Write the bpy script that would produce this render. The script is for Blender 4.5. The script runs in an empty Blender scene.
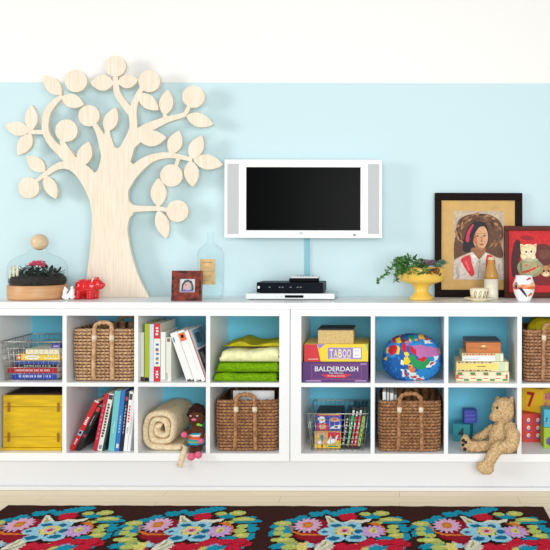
import bpy, bmesh, math, random
from mathutils import Vector, Matrix, noise as mnoise
from mathutils.geometry import delaunay_2d_cdt
random.seed(7)
SC = bpy.context.scene
COL = SC.collection
# ------------------------------------------------------------------ camera
F_PX, DF, ZC = 762.0, 3.6286, 1.19            # focal length in px, distance to the shelf fronts, eye height
cam_d = bpy.data.cameras.new('camera'); cam = bpy.data.objects.new('camera', cam_d); COL.objects.link(cam)
cam.location = (0, -DF, ZC); cam.rotation_euler = (math.pi/2, -0.0022, 0)
cam_d.sensor_width = 36; cam_d.lens = 36*F_PX/550
cam_d.shift_x = -125/550; cam_d.shift_y = -34.2/550
SC.camera = cam
# ------------------------------------------------------------------ world, lights, exposure
w = bpy.data.worlds.new('world'); SC.world = w; w.use_nodes = True
w.node_tree.nodes['Background'].inputs[0].default_value = (0.97, 0.985, 1, 1)
w.node_tree.nodes['Background'].inputs[1].default_value = 0.42
def area(name, loc, tgt, sx, sy, power, color=(1,1,1)):
    l = bpy.data.lights.new(name, 'AREA'); l.shape = 'RECTANGLE'; l.size = sx; l.size_y = sy; l.energy = power; l.color = color
    o = bpy.data.objects.new(name, l); COL.objects.link(o); o.location = loc
    o.rotation_euler = (Vector(tgt)-Vector(loc)).to_track_quat('-Z', 'Y').to_euler(); return o
area('window_daylight', (-5.4, -2.7, 2.0), (-0.2, 0.3, 1.1), 1.5, 1.8, 142, (1, 0.985, 0.96))
area('front_fill', (0.9, -5.0, 1.35), (-0.6, 0.3, 0.8), 4.2, 2.2, 238, (1, 1, 1))  # added fill lamp behind the camera, reaches into the cubbies
area('overhead_fill', (-0.4, -1.9, 3.2), (-0.4, -0.9, 0), 2.6, 1.2, 16, (1, 0.99, 0.97))  # added overhead fill lamp, brightens the worktop and floor
vs = SC.view_settings
SC.display_settings.display_device = 'sRGB'
vs.view_transform = 'Standard'; vs.look = 'None'; vs.gamma = 1; vs.use_curve_mapping = False
vs.exposure = -0.3

# ------------------------------------------------------------------ measuring helpers (photo measure -> metres at a depth)
def X(px, Y=0.0): return (px-400)*(Y+DF)/F_PX
def Z(py, Y=0.0): return ZC-(py-240)*(Y+DF)/F_PX
def L(n, Y=0.0): return n*(Y+DF)/F_PX
def floor_pt(px, py):
    d = (ZC-0.0115)*F_PX/(py-240); return ((px-400)*d/F_PX, d-DF)
ZT = ZC-62/210.0          # worktop surface
ZU = ZC-142.5/210.0       # floor of the upper cubbies
ZL = ZC-213/210.0         # floor of the lower cubbies
YW = 0.40                 # wall plane

def lin(c):
    c = c/255.0
    return c/12.92 if c <= 0.04045 else ((c+0.055)/1.055)**2.4
def rgb(c): return (lin(c[0]), lin(c[1]), lin(c[2]), 1)
_m = {}
def M(name, c, rough=0.55, var=0.0, vscale=30, bump=0.0, bscale=80, metal=0.0, spec=0.5, c2=None, stretch=(1,1,1), coat=0.0, detail=4):
    if name in _m: return _m[name]
    m = bpy.data.materials.new(name); m.use_nodes = True; nt = m.node_tree; b = nt.nodes['Principled BSDF']
    b.inputs['Base Color'].default_value = rgb(c); b.inputs['Roughness'].default_value = rough
    b.inputs['Metallic'].default_value = metal; b.inputs['Specular IOR Level'].default_value = spec
    if coat: b.inputs['Coat Weight'].default_value = coat; b.inputs['Coat Roughness'].default_value = 0.08
    if var or bump or c2:
        tc = nt.nodes.new('ShaderNodeTexCoord'); mp = nt.nodes.new('ShaderNodeMapping'); mp.inputs['Scale'].default_value = stretch
        nt.links.new(tc.outputs['Object'], mp.inputs[0])
    if var or c2:
        n = nt.nodes.new('ShaderNodeTexNoise'); n.inputs['Scale'].default_value = vscale; n.inputs['Detail'].default_value = detail
        nt.links.new(mp.outputs[0], n.inputs['Vector'])
        r = nt.nodes.new('ShaderNodeValToRGB'); r.color_ramp.elements[0].position = 0.33; r.color_ramp.elements[1].position = 0.67
        a = [max(0, x*(1-var)) for x in c]; bb = c2 if c2 else [min(255, x*(1+var)) for x in c]
        if c2: a = c
        r.color_ramp.elements[0].color = rgb(a); r.color_ramp.elements[1].color = rgb(bb)
        nt.links.new(n.outputs[0], r.inputs[0]); nt.links.new(r.outputs[0], b.inputs['Base Color'])
    if bump:
        n2 = nt.nodes.new('ShaderNodeTexNoise'); n2.inputs['Scale'].default_value = bscale; n2.inputs['Detail'].default_value = 3
        nt.links.new(mp.outputs[0], n2.inputs['Vector'])
        bp = nt.nodes.new('ShaderNodeBump'); bp.inputs['Strength'].default_value = bump; bp.inputs['Distance'].default_value = 0.004
        nt.links.new(n2.outputs[0], bp.inputs['Height']); nt.links.new(bp.outputs[0], b.inputs['Normal'])
    _m[name] = m; return m
def glass(name, tint=(251,254,254), refl=2.6):
    if name in _m: return _m[name]
    m = bpy.data.materials.new(name); m.use_nodes = True; nt = m.node_tree; nt.nodes.remove(nt.nodes['Principled BSDF'])
    out = nt.nodes['Material Output']; t = nt.nodes.new('ShaderNodeBsdfTransparent'); t.inputs[0].default_value = rgb(tint)
    g = nt.nodes.new('ShaderNodeBsdfGlossy'); g.inputs['Roughness'].default_value = 0.03
    lw = nt.nodes.new('ShaderNodeLayerWeight'); lw.inputs[0].default_value = 0.25
    mx = nt.nodes.new('ShaderNodeMixShader'); mu = nt.nodes.new('ShaderNodeMath'); mu.operation = 'POWER'; mu.inputs[1].default_value = refl
    nt.links.new(lw.outputs['Facing'], mu.inputs[0]); nt.links.new(mu.outputs[0], mx.inputs[0])
    nt.links.new(t.outputs[0], mx.inputs[1]); nt.links.new(g.outputs[0], mx.inputs[2]); nt.links.new(mx.outputs[0], out.inputs[0])
    _m[name] = m; return m

# ------------------------------------------------------------------ object helpers
ORG = {}
def tag(o, label, cat, group=None):
    o['label'] = label; o['category'] = cat
    if group: o['group'] = group
    return o
def thing(name, loc, label, cat, group=None):
    o = bpy.data.objects.new(name, None); o.empty_display_size = 0.05; COL.objects.link(o)
    o.location = loc; ORG[o.name] = Vector(loc); tag(o, label, cat, group); return o
class MB:
    def __init__(s): s.v = []; s.f = []; s.m = []; s.s = []
    def add(s, vs, fs, mi=0, sm=False):
        b = len(s.v); s.v += [tuple(q) for q in vs]
        for f in fs: s.f.append(tuple(i+b for i in f)); s.m.append(mi); s.s.append(sm)
        return s
    def box(s, x0, x1, y0, y1, z0, z1, mi=0):
        return s.add([(x0,y0,z0),(x1,y0,z0),(x1,y1,z0),(x0,y1,z0),(x0,y0,z1),(x1,y0,z1),(x1,y1,z1),(x0,y1,z1)],
            [(0,3,2,1),(4,5,6,7),(0,1,5,4),(1,2,6,5),(2,3,7,6),(3,0,4,7)], mi)
    def obox(s, mtx, x0, x1, y0, y1, z0, z1, mi=0):
        t = MB().box(x0,x1,y0,y1,z0,z1); return s.add([mtx@Vector(q) for q in t.v], t.f, mi)
    def tube(s, pts, r, n=8, mi=0, cap=True, rope=None, sm=True, closed=False):
        pts = [Vector(p) for p in pts]; K = len(pts); vs = []; fs = []; up = None; dist = 0
        for i, p in enumerate(pts):
            if closed: t = pts[(i+1)%K]-pts[i-1]
            else: t = pts[min(i+1,K-1)]-pts[max(i-1,0)]
            t.normalize()
            if up is None:
                up = t.orthogonal().normalized()
            up = (up-t*up.dot(t)).normalized(); sd = t.cross(up)
            if i: dist += (pts[i]-pts[i-1]).length
            rr = r(i/(K-1)) if callable(r) else r
            for k in range(n):
                a = 2*math.pi*k/n; q = rr
                if rope: q = rr*(1+rope[0]*math.cos(rope[1]*a+rope[2]*dist))
                vs.append(p+up*math.cos(a)*q+sd*math.sin(a)*q)
        R = K if closed else K-1
        for i in range(R):
            for k in range(n):
                a = i*n+k; b = i*n+(k+1)%n; c = ((i+1)%K)*n+(k+1)%n; d = ((i+1)%K)*n+k
                fs.append((a,b,c,d))
        if cap and not closed: fs.append(tuple(range(n-1,-1,-1))); fs.append(tuple((K-1)*n+k for k in range(n)))
        return s.add(vs, fs, mi, sm)
    def lathe(s, cx, cy, prof, n=32, mi=0, sm=True, wob=None):
        vs = []; fs = []
        for (r, z) in prof:
            for k in range(n):
                a = 2*math.pi*k/n; vs.append((cx+r*math.cos(a), cy+r*math.sin(a), z))
        for i in range(len(prof)-1):
            for k in range(n):
                fs.append((i*n+k, i*n+(k+1)%n, (i+1)*n+(k+1)%n, (i+1)*n+k))
        if prof[0][0] > 1e-4: fs.append(tuple(range(n-1,-1,-1)))
        if prof[-1][0] > 1e-4: fs.append(tuple((len(prof)-1)*n+k for k in range(n)))
        return s.add(vs, fs, mi, sm)
    def ell(s, c, r, n=20, m=12, mi=0, rot=None, jag=0.0, js=30):
        c = Vector(c); vs = []; fs = []
        for i in range(m+1):
            th = math.pi*i/m
            for k in range(n):
                a = 2*math.pi*k/n; d = Vector((math.sin(th)*math.cos(a)*r[0], math.sin(th)*math.sin(a)*r[1], math.cos(th)*r[2]))
                if rot: d = rot@d
                q = c+d
                if jag: q = c+d*(1+jag*mnoise.noise(q*js))
                vs.append(q)
        for i in range(m):
            for k in range(n):
                fs.append((i*n+k, (i+1)*n+k, (i+1)*n+(k+1)%n, i*n+(k+1)%n))
        return s.add(vs, fs, mi, True)
    def prism(s, poly, y0, y1, mi=0):                      # poly in x,z; extruded in depth
        n = len(poly); ar = sum(poly[i][0]*poly[(i+1)%n][1]-poly[(i+1)%n][0]*poly[i][1] for i in range(n))
        if ar < 0: poly = poly[::-1]
        vs = [(p[0], y0, p[1]) for p in poly]+[(p[0], y1, p[1]) for p in poly]
        fs = [tuple(range(n)), tuple(range(2*n-1, n-1, -1))]+[(i, n+i, n+(i+1)%n, (i+1)%n) for i in range(n)]
        return s.add(vs, fs, mi)
    def flat(s, poly, fr, h=0.0, mi=0):                    # poly in a frame (o, right, up); h = lift along the normal
        o, r, u = fr; nn = r.cross(u); n = len(poly)
        ar = sum(poly[i][0]*poly[(i+1)%n][1]-poly[(i+1)%n][0]*poly[i][1] for i in range(n))
        if ar < 0: poly = poly[::-1]
        return s.add([o+r*p[0]+u*p[1]+nn*h for p in poly], [tuple(range(n))], mi)
    def text(s, string, fr, cx, cy, w, hgt, h=0.0004, mi=0, bold=0.0, spacing=1.0):
        cu = bpy.data.curves.new('lettering', 'FONT'); cu.body = string; cu.offset = bold; cu.space_character = spacing
        ob = bpy.data.objects.new('lettering', cu); me = bpy.data.meshes.new_from_object(ob)
        xs = [q.co.x for q in me.vertices]; ys = [q.co.y for q in me.vertices]
        o, r, u = fr; nn = r.cross(u); x0, x1, y0, y1 = min(xs), max(xs), min(ys), max(ys)
        vs = [o+r*(cx+((q.co.x-x0)/(x1-x0)-.5)*w)+u*(cy+((q.co.y-y0)/(y1-y0)-.5)*hgt)+nn*h for q in me.vertices]
        s.add(vs, [tuple(p.vertices) for p in me.polygons], mi)
        bpy.data.objects.remove(ob); bpy.data.curves.remove(cu); bpy.data.meshes.remove(me); return s
    def build(s, name, mats, parent=None, label=None, bevel=0.0, origin=None, auto=False, seg=2):
        if not isinstance(mats, (list, tuple)): mats = [mats]
        if parent is not None: og = ORG[parent.name]
        elif origin is not None: og = Vector(origin)
        else:
            xs = [q[0] for q in s.v]; ys = [q[1] for q in s.v]; zs = [q[2] for q in s.v]
            og = Vector(((min(xs)+max(xs))/2, (min(ys)+max(ys))/2, min(zs)))
        me = bpy.data.meshes.new(name); me.from_pydata([(q[0]-og.x, q[1]-og.y, q[2]-og.z) for q in s.v], [], s.f)
        for mm in mats: me.materials.append(mm)
        me.polygons.foreach_set('material_index', s.m); me.polygons.foreach_set('use_smooth', s.s); me.update()
        o = bpy.data.objects.new(name, me); COL.objects.link(o)
        if parent is not None: o.parent = parent
        else: o.location = og
        ORG[o.name] = og
        if label: o['label'] = label
        if bevel:
            b = o.modifiers.new('bevel', 'BEVEL'); b.width = bevel; b.segments = seg; b.limit_method = 'ANGLE'
        return o
def cat_rom(pts, k=6, closed=False):
    out = []; n = len(pts); R = n if closed else n-1
    D = len(pts[0])
    for i in range(R):
        g = (lambda j: pts[j % n]) if closed else (lambda j: pts[max(0, min(n-1, j))])
        p0, p1, p2, p3 = g(i-1), g(i), g(i+1), g(i+2)
        for q in range(k):
            t = q/k
            out.append(tuple(0.5*((2*p1[d])+(-p0[d]+p2[d])*t+(2*p0[d]-5*p1[d]+4*p2[d]-p3[d])*t*t+(-p0[d]+3*p1[d]-3*p2[d]+p3[d])*t**3) for d in range(D)))
    if not closed: out.append(tuple(pts[-1]))
    return out
def ring(cx, cy, rx, ry, n=24, jag=0.0, seed=0, rot=0.0, teeth=0, tooth=0.0):
    rr = random.Random(seed); out = []
    for k in range(n):
        a = 2*math.pi*k/n; q = 1+rr.uniform(-jag, jag)
        if teeth: q *= 1+tooth*math.cos(teeth*a)
        x, y = rx*q*math.cos(a), ry*q*math.sin(a)
        out.append((cx+x*math.cos(rot)-y*math.sin(rot), cy+x*math.sin(rot)+y*math.cos(rot)))
    return out
VX, VY, VZ = Vector((1,0,0)), Vector((0,1,0)), Vector((0,0,1))
def front(Y): return (Vector((0, Y, 0)), VX, VZ)            # frame of a face that looks at the viewer
def fr_at(o, r=VX, u=VZ): return (Vector(o), Vector(r), Vector(u))
def zmap(x0, y0, s, Y): return lambda pts: [(X(x0+a/s, Y), Z(y0+b/s, Y)) for a, b in pts]
def union_slab(mb, polys, y0, y1, mi=0):                    # many outlines in x,z welded into one cut-out slab
    vs = []; fs = []
    for p in polys:
        n = len(p); ar = sum(p[i][0]*p[(i+1)%n][1]-p[(i+1)%n][0]*p[i][1] for i in range(n))
        if ar < 0: p = p[::-1]
        b = len(vs); vs += [Vector(q) for q in p]; fs.append(list(range(b, b+n)))
    ov, oe, of = delaunay_2d_cdt(vs, [], fs, 1, 1e-6)[:3]
    N = len(ov); V = [(q.x, y0, q.y) for q in ov]+[(q.x, y1, q.y) for q in ov]; Fs = []; cnt = {}
    for t in of:
        t = list(t); a = sum(ov[t[i]].x*ov[t[(i+1)%len(t)]].y-ov[t[(i+1)%len(t)]].x*ov[t[i]].y for i in range(len(t)))
        if a < 0: t = t[::-1]
        Fs.append(tuple(t)); Fs.append(tuple(N+i for i in t[::-1]))
        for i in range(len(t)): cnt[(t[i], t[(i+1)%len(t)])] = 1
    for (a, b) in cnt:
        if (b, a) not in cnt: Fs.append((a, N+a, N+b, b))
    return mb.add(V, Fs, mi)
def stroke(pts, k=5):                                       # (x, y, half width) -> outline in px
    q = cat_rom(pts, k); Lf = []; Rt = []
    for i, p in enumerate(q):
        a = q[max(i-1, 0)]; b = q[min(i+1, len(q)-1)]; dx, dy = b[0]-a[0], b[1]-a[1]; l = math.hypot(dx, dy) or 1
        Lf.append((p[0]-dy/l*p[2], p[1]+dx/l*p[2])); Rt.append((p[0]+dy/l*p[2], p[1]-dx/l*p[2]))
    return Lf+Rt[::-1]
# ================================================================== THE SETTING
wm = bpy.data.materials.new('two tone wall paint'); wm.use_nodes = True; nt = wm.node_tree; b = nt.nodes['Principled BSDF']
b.inputs['Roughness'].default_value = 0.6
g = nt.nodes.new('ShaderNodeNewGeometry'); sp = nt.nodes.new('ShaderNodeSeparateXYZ'); nt.links.new(g.outputs['Position'], sp.inputs[0])
mr = nt.nodes.new('ShaderNodeMapRange'); mr.inputs[1].default_value = Z(82.2, YW)-0.003; mr.inputs[2].default_value = Z(82.2, YW)+0.003
nt.links.new(sp.outputs['Z'], mr.inputs[0]); mx = nt.nodes.new('ShaderNodeMix'); mx.data_type = 'RGBA'
nt.links.new(mr.outputs[0], mx.inputs['Factor']); mx.inputs[6].default_value = rgb((199, 225, 231)); mx.inputs[7].default_value = rgb((240, 240, 238))
nt.links.new(mx.outputs[2], b.inputs['Base Color'])
o = MB().box(-3.2, 2.6, YW, YW+0.1, 0, 2.75).build('wall_back', wm); o['kind'] = 'structure'
fm = bpy.data.materials.new('pale oak boards'); fm.use_nodes = True; nt = fm.node_tree; b = nt.nodes['Principled BSDF']
b.inputs['Roughness'].default_value = 0.35
tc = nt.nodes.new('ShaderNodeTexCoord'); br = nt.nodes.new('ShaderNodeTexBrick')
br.inputs['Color1'].default_value = rgb((252, 236, 202)); br.inputs['Color2'].default_value = rgb((248, 230, 192)); br.inputs['Mortar'].default_value = rgb((206, 178, 132))
br.inputs['Scale'].default_value = 1; br.inputs['Mortar Size'].default_value = 0.0012; br.inputs['Brick Width'].default_value = 1.1; br.inputs['Row Height'].default_value = 0.085
nz = nt.nodes.new('ShaderNodeTexNoise'); mp = nt.nodes.new('ShaderNodeMapping'); mp.inputs['Scale'].default_value = (2, 50, 1); nz.inputs['Scale'].default_value = 2
nt.links.new(tc.outputs['Object'], br.inputs['Vector']); nt.links.new(tc.outputs['Object'], mp.inputs[0]); nt.links.new(mp.outputs[0], nz.inputs['Vector'])
mx = nt.nodes.new('ShaderNodeMix'); mx.data_type = 'RGBA'; mx.blend_type = 'MULTIPLY'; mx.inputs['Factor'].default_value = 0.25
nt.links.new(br.outputs[0], mx.inputs[6]); nt.links.new(nz.outputs[0], mx.inputs[7]); nt.links.new(mx.outputs[2], b.inputs['Base Color'])
o = MB().box(-3.2, 2.6, -3.0, YW, -0.06, 0).build('floor', fm, origin=(0, 0, 0)); o['kind'] = 'structure'
white = M('white satin paint', (238, 240, 241), 0.35)
white2 = M('white trim paint', (220, 221, 223), 0.45)
o = MB().box(-3.0, 2.4, -0.012, 0.0115, 0.0005, 0.0188).build('trim_1', white2, bevel=0.003); o['kind'] = 'structure'

# ================================================================== SHELVING
backm = M('plain teal back', (108, 202, 230), 0.6, var=0.03, vscale=3)  # backs in a more saturated blue than the wall
def bookcase(px, label, lab_side):
    x0, x1 = X(px[0][0]), X(px[-1][1])
    t = thing('bookcase', ((x0+x1)/2, 0.2, 0.1376), label, 'bookcase', None)
    zt, zb = 0.8635, 0.138
    zo = ZC-75.6/210.0
    m = MB()
    m.box(x0, x1, 0, 0.386, zo, zt); m.box(x0, x1, 0, 0.386, zb, ZL)
    for a, b_ in (px[0], px[-1]): m.box(X(a), X(b_), 0, 0.386, ZL, zo)
    m.build('frame', white, t, bevel=0.0012)
    for a, b_ in px[1:-1]: MB().box(X(a), X(b_), 0.0, 0.386, ZL, zo).build('divider', white, t, bevel=0.001)
    for i in range(len(px)-1):
        MB().box(X(px[i][1]), X(px[i+1][0]), 0.0, 0.386, ZU-0.0192, ZU).build('shelf', white, t, bevel=0.001)
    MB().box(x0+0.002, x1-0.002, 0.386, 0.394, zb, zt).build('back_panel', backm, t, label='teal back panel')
    return t
LP = [(-17.5, -6.5), (62.6, 66.8), (134.4, 138.3), (206.2, 210.4), (279.5, 290)]
RP = [(290.6, 301.5), (371, 375), (444.5, 448.6), (517.6, 522), (591, 602)]
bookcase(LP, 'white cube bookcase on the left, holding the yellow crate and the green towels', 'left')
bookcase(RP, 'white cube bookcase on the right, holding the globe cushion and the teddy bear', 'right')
o = MB().box(X(-17.5)-0.004, X(602)+0.004, -0.006, 0.398, 0.8640, ZT).build('worktop', white, bevel=0.0015)
tag(o, 'long white top board lying across both cube bookcases under the television', 'worktop')
m = MB().box(X(-17.5)-0.004, X(602)+0.004, 0.012, 0.39, 0.0005, 0.1372)
o = m.build('plinth', white2); tag(o, 'long plain white plinth between the floor and the cube bookcases', 'plinth')

# ================================================================== RUG
browns = [M('dark brown wool', (62, 37, 33), 0.95, var=0.2, vscale=220, bump=0.9, bscale=420, spec=0.02)]
def wool(n, c): return M(n+' wool', c, 0.95, var=0.14, vscale=160, bump=0.9, bscale=420, spec=0.1)
RC = dict(teal=wool('teal', (20, 150, 180)), green=wool('green', (186, 200, 105)), pink=wool('pink', (222, 175, 205)), orange=wool('orange', (222, 120, 45)),
  ochre=wool('ochre', (215, 150, 60)), dred=wool('dark red', (150, 20, 40)), red=wool('red', (200, 28, 55)), sky=wool('sky', (158, 210, 240)), deep=wool('deep blue', (20, 110, 150)),
  cream=wool('cream', (240, 232, 205)), yellow=wool('yellow', (235, 215, 120)), sage=wool('sage', (165, 175, 95)), lilac=wool('lilac', (205, 165, 215)), rust=wool('rust', (190, 50, 35)))
keys = list(RC.keys())
CX3, CY3 = floor_pt(346.6, 531.3)
def rfeat():
    out = []; sd = [0]
    def e(px, py, rx, ry, c, jag=0.10, teeth=0, tooth=0.0, n=26):
        sd[0] += 1; x, y = floor_pt(px, py); d = y+DF
        out.append((ring(x-CX3, y-CY3, rx*d/F_PX, ry*d*d/((ZC-0.0115)*F_PX), n, jag, sd[0], 0, teeth, tooth), c))
    def p(pts, c):
        out.append(([(floor_pt(a, b_)[0]-CX3, floor_pt(a, b_)[1]-CY3) for a, b_ in pts], c))
    # the near half of the wreath, beyond the photograph's edge
    for k in range(13):
        a = math.pi*(1.16+0.68*k/12); c = ['green', 'teal', 'red', 'green', 'sky'][k % 5]
        out.append((ring(0.25*math.cos(a), 0.25*math.sin(a), 0.045, 0.034, 20, 0.15, 90+k), c))
    for k in range(5):
        a = math.pi*(1.25+0.5*k/4); out.append((ring(0.16*math.cos(a), 0.17*math.sin(a), 0.045, 0.035, 48, 0.03, 70+k, 0, 10, 0.15), ['pink','cream','red','yellow','lilac'][k]))
    # teal wreath
    for q in [(296,520,6,2.4),(303,517.5,7,2.6),(318,513.6,8,2.6),(327,511.5,5,2),(337,513.5,8,2.4),(348,511,10,3),(358,508.6,11,2.2),(372,516,9,2.6),(396,517.5,8,1.5),(402,521,8,1.5),(393,522,16,1.2),
              (405,529,6,3.2),(406,536,5,3.8),(400,525.5,8,1.6),(273,533,4,3.2),(279,546,8,3),(276,526,5,2.5),(287,530,7,7),(385,538,9,2),(376,549,7,3.5),(290,521,6,1.8)]: e(*q, 'teal', 0.24)
    # greens
    for q in [(284,523.4,8.5,2.6),(280.5,528.6,5,2.2),(279,533.2,5,2.4),(287,535,6,2),(284,540,12,2.6),(291,547,9,2.8),(366,513.8,6.5,1.9),(382,513.2,8,2.5),(391,519.3,12,2.0),(378,522.6,6,1.6),(394,526.5,6,2.2),(393,531,7,2.3),(397,535.5,8,2.6)]: e(*q, 'green', 0.12)
    for q in [(284,523.4,4,1),(284,540,6,1.1),(382,513.2,4,1),(391,519.3,6,0.8),(396,535.5,4,1.1)]: e(*q, 'yellow', 0.25)
    # dark red ground, orange stems
    p([(318,519),(328,521),(333,526),(327,529),(330,534),(331,539),(322,542),(313,545),(308,541),(299,539),(294,536),(300,533),(310,532),(322,527)], 'dred')
    p([(289,525),(291,525),(294,531),(304,534),(330,534.5),(330,535.6),(303,536),(293,533)], 'orange')
    p([(368,523.5),(376,522),(384,526.5),(388,531),(386,535.5),(384,531),(379,527)], 'orange')
    e(308.5, 525.4, 13, 6.6, 'pink', 0.02, 15, 0.17, 90); e(308.5, 525.2, 5.2, 3, 'orange', 0.15); e(308.5, 525.2, 3, 1.6, 'ochre', 0.2)
    e(349, 516.8, 9.5, 3.4, 'red', 0.2); e(347, 519, 6, 1.8, 'red', .2); e(343, 548, 5, 3.0, 'red', .2)
    for q in [(341,546.5,6,3.6),(354,547.5,9,4),(371,541.5,6,3.2),(384,542.5,7,3),(398,542,8,3.4),(396,548.5,9,3.5),(364,544,6,3)]: e(*q, 'red', 0.18)
    e(303, 547, 7, 4.2, 'yellow', .12, 6, .2, 48); e(311, 546, 3.5, 2.4, 'sky', .2)
    # cream leaves
    p([(325.5,516),(330,516.6),(341,522.5),(338,525.5),(330,526),(328,522)], 'cream'); p([(328,517.5),(337,523.2),(331,523)], 'sage')
    p([(344,523),(352,520.4),(364,520.2),(373,519),(370,521.8),(360,524)], 'cream')
    p([(314,551),(321,543),(327,538),(332,540),(336,541),(331,546),(320,551)], 'cream'); p([(319,549),(327,541.5),(328,544)], 'sage')
    # blue flower
    for q in [(328.5,532,9.5,4.0),(338,525.8,10,3.6),(352.5,526,10,3.6),(362,532,9.5,4.2),(356.5,538.6,10.5,3.9),(336,538.6,10,4)]: e(*q, 'sky', 0.05)
    for q in [(337,526.2,5.5,1.6),(352.5,526.6,4.5,1.8),(359.5,531.6,5,2),(356,538,6.5,2.2),(334,539,6,2.2),(325,532.5,3,1)]: e(*q, 'deep', 0.15)
    e(345, 531.4, 9.5, 4.6, 'yellow', .08, 6, .12, 48); e(345, 531.4, 5, 2.6, 'pink', .1); e(345.4, 531.4, 2.6, 1.2, 'rust', .15)
    e(374, 532, 11.5, 5.8, 'lilac', 0.02, 13, 0.14, 78); e(373.5, 531, 4, 2.6, 'yellow', .15); e(374,531.5,1.6,1.1,'sage',.2)
    return out
feats = rfeat()
def tuft(P, seed):
    rr = random.Random(seed); out = []
    for k in range(len(P)):
        a, b_ = P[k], P[(k+1) % len(P)]; n = max(1, int(math.hypot(b_[0]-a[0], b_[1]-a[1])/.007))
        for q in range(n): out.append((a[0]+(b_[0]-a[0])*q/n+rr.uniform(-.0035, .0035), a[1]+(b_[1]-a[1])*q/n+rr.uniform(-.004, .004)))
    return out
rx0, rx1 = -1.739, 0.639; ry1 = -0.2424; ry0 = -1.75
m = MB()
top = 0.011
edge = [(rx0, ry0), (rx1, ry0)]
N = 60
for k in range(N+1): edge.append((rx1-(rx1-rx0)*k/N, ry1+random.uniform(-.004, .004)))
vs = [(a, b_, 0.001) for a, b_ in edge]+[(a, b_, top) for a, b_ in edge]; n = len(edge)
m.add(vs, [tuple(range(n-1, -1, -1)), tuple(range(n, 2*n))]+[(i, (i+1)%n, n+(i+1)%n, n+i) for i in range(n)], 0)
for r_, cy in enumerate((CY3, CY3-0.62, )):
    for c_px in (52, 193.6, 346.6, 488.6):
        cx = X(c_px, 0)*(CY3+DF)/DF
        for i, (poly, c) in enumerate(feats):
            P = [(cx+a, cy+b_) for a, b_ in poly]
            P = [(min(max(a, rx0+.004), rx1-.004), b_) for a, b_ in P]
            m.flat(tuft(P, i), (Vector((0,0,0)), VX, VY), top+0.0004+0.00006*i, 1+keys.index(c))
o = m.build('rug', browns+[RC[k] for k in keys]); tag(o, 'dark brown wool rug with large round flower wreaths on the wooden floor', 'rug')

# ================================================================== THE WALL
YT = 0.300
t = thing('television', (X(303, YT), YT+0.04, Z(237.4, YT)), 'white flat television with a black screen mounted on the pale blue wall', 'television')
tvw = M('white gloss plastic', (244, 245, 244), 0.25); grill = M('light grey speaker cloth', (196, 200, 202), 0.7, bump=0.5, bscale=600)
def bez():
    m = MB(); o_ = (X(224.4,YT), X(382,YT), Z(237.4,YT), Z(159,YT)); i_ = (X(246,YT), X(360.4,YT), Z(229.8,YT), Z(166.6,YT))
    m.box(o_[0], o_[1], YT, YT+0.07, i_[3], o_[3]); m.box(o_[0], o_[1], YT, YT+0.07, o_[2], i_[2])
    m.box(o_[0], i_[0], YT, YT+0.07, i_[2], i_[3]); m.box(i_[1], o_[1], YT, YT+0.07, i_[2], i_[3])
    m.box(o_[0]+.02, o_[1]-.02, YT+.0705, YT+.095, o_[2]+.03, o_[3]-.03)
    return m
bz = bez().build('casing', tvw, t, bevel=0.002)
MB().box(X(246,YT)-.001, X(360.4,YT)+.001, YT+.006, YT+.03, Z(229.8,YT)-.001, Z(166.6,YT)+.001).build('screen', M('black screen glass', (4, 5, 6), 0.25, spec=.05), t, label='black screen')
for a, b_ in ((227.4, 238.4), (367.8, 379.2)):
    MB().box(X(a,YT), X(b_,YT), YT-.0035, YT+.002, Z(233.5,YT), Z(163.3,YT)).build('speaker', grill, t, bevel=0.001, label='light grey speaker strip')
MB().box(X(353,YT), X(356,YT), YT-.001, YT+.002, Z(235,YT), Z(233.6,YT)).build('indicator_light', M('dark red plastic', (120, 30, 30), 0.4), t)
MB().box(X(299,YT), X(303,YT), YT-.0008, YT+.002, Z(233,YT), Z(232,YT)).build('maker_badge', M('grey badge', (150, 155, 158), 0.4), t)
MB().box(X(285,.39), X(321,.39), YT+.0955, YT+.0995, Z(225,.39), Z(180,.39)).build('wall_bracket', M('grey bracket steel', (120,122,124), .4, metal=.7), t)
o = MB().box(X(304.6,.39), X(309.4,.39), 0.388, 0.3997, ZT+.001, Z(233,.39)).build('cable_cover', M('blue cable cover', (130, 190, 208), 0.5), bevel=0.002)
tag(o, 'narrow blue cable cover running down the wall beneath the television', 'cable cover')

# ================================================================== WOODEN TREE
YR = 0.310
t = thing('tree_cutout', (X(116, YR), YR+.012, ZT), 'tall pale plywood tree cutout with round fruits and pointed leaves on the worktop', 'decoration')
ply = M('pale plywood', (240, 229, 212), 0.6, c2=(228, 214, 190), vscale=14, stretch=(9, 9, 0.7), bump=0.15, bscale=30)
def W(pts): return [(X(a, YR), Z(b_, YR)) for a, b_ in pts]
trunk = cat_rom([(82.5,297.2),(87,275),(89.5,252),(91.5,232),(91.8,215),(90.5,206),(88.5,195.5),(85,184),(79,175),(84,168),(90,172.6),(96,171.5),(99.5,163.5),(101.4,150),(99.5,138),(106,134),(110,140),
   (113.3,145.6),(117.6,147.8),(124,143.4),(128.5,135.8),(137.5,135),(137.8,143),(130.7,151.8),(129,157),(131.3,162.7),(140,171),(137,174.7),(129.5,188),(128,192),(128.7,200.5),(134,206),(133,213),(129.5,218),(127.3,228),(128.7,240),(131,252),(138,275),(149,297.2)], 5)
trunk = [(a, min(b_, 297.2)) for a, b_ in trunk]
base_z = ZT+.0006
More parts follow.
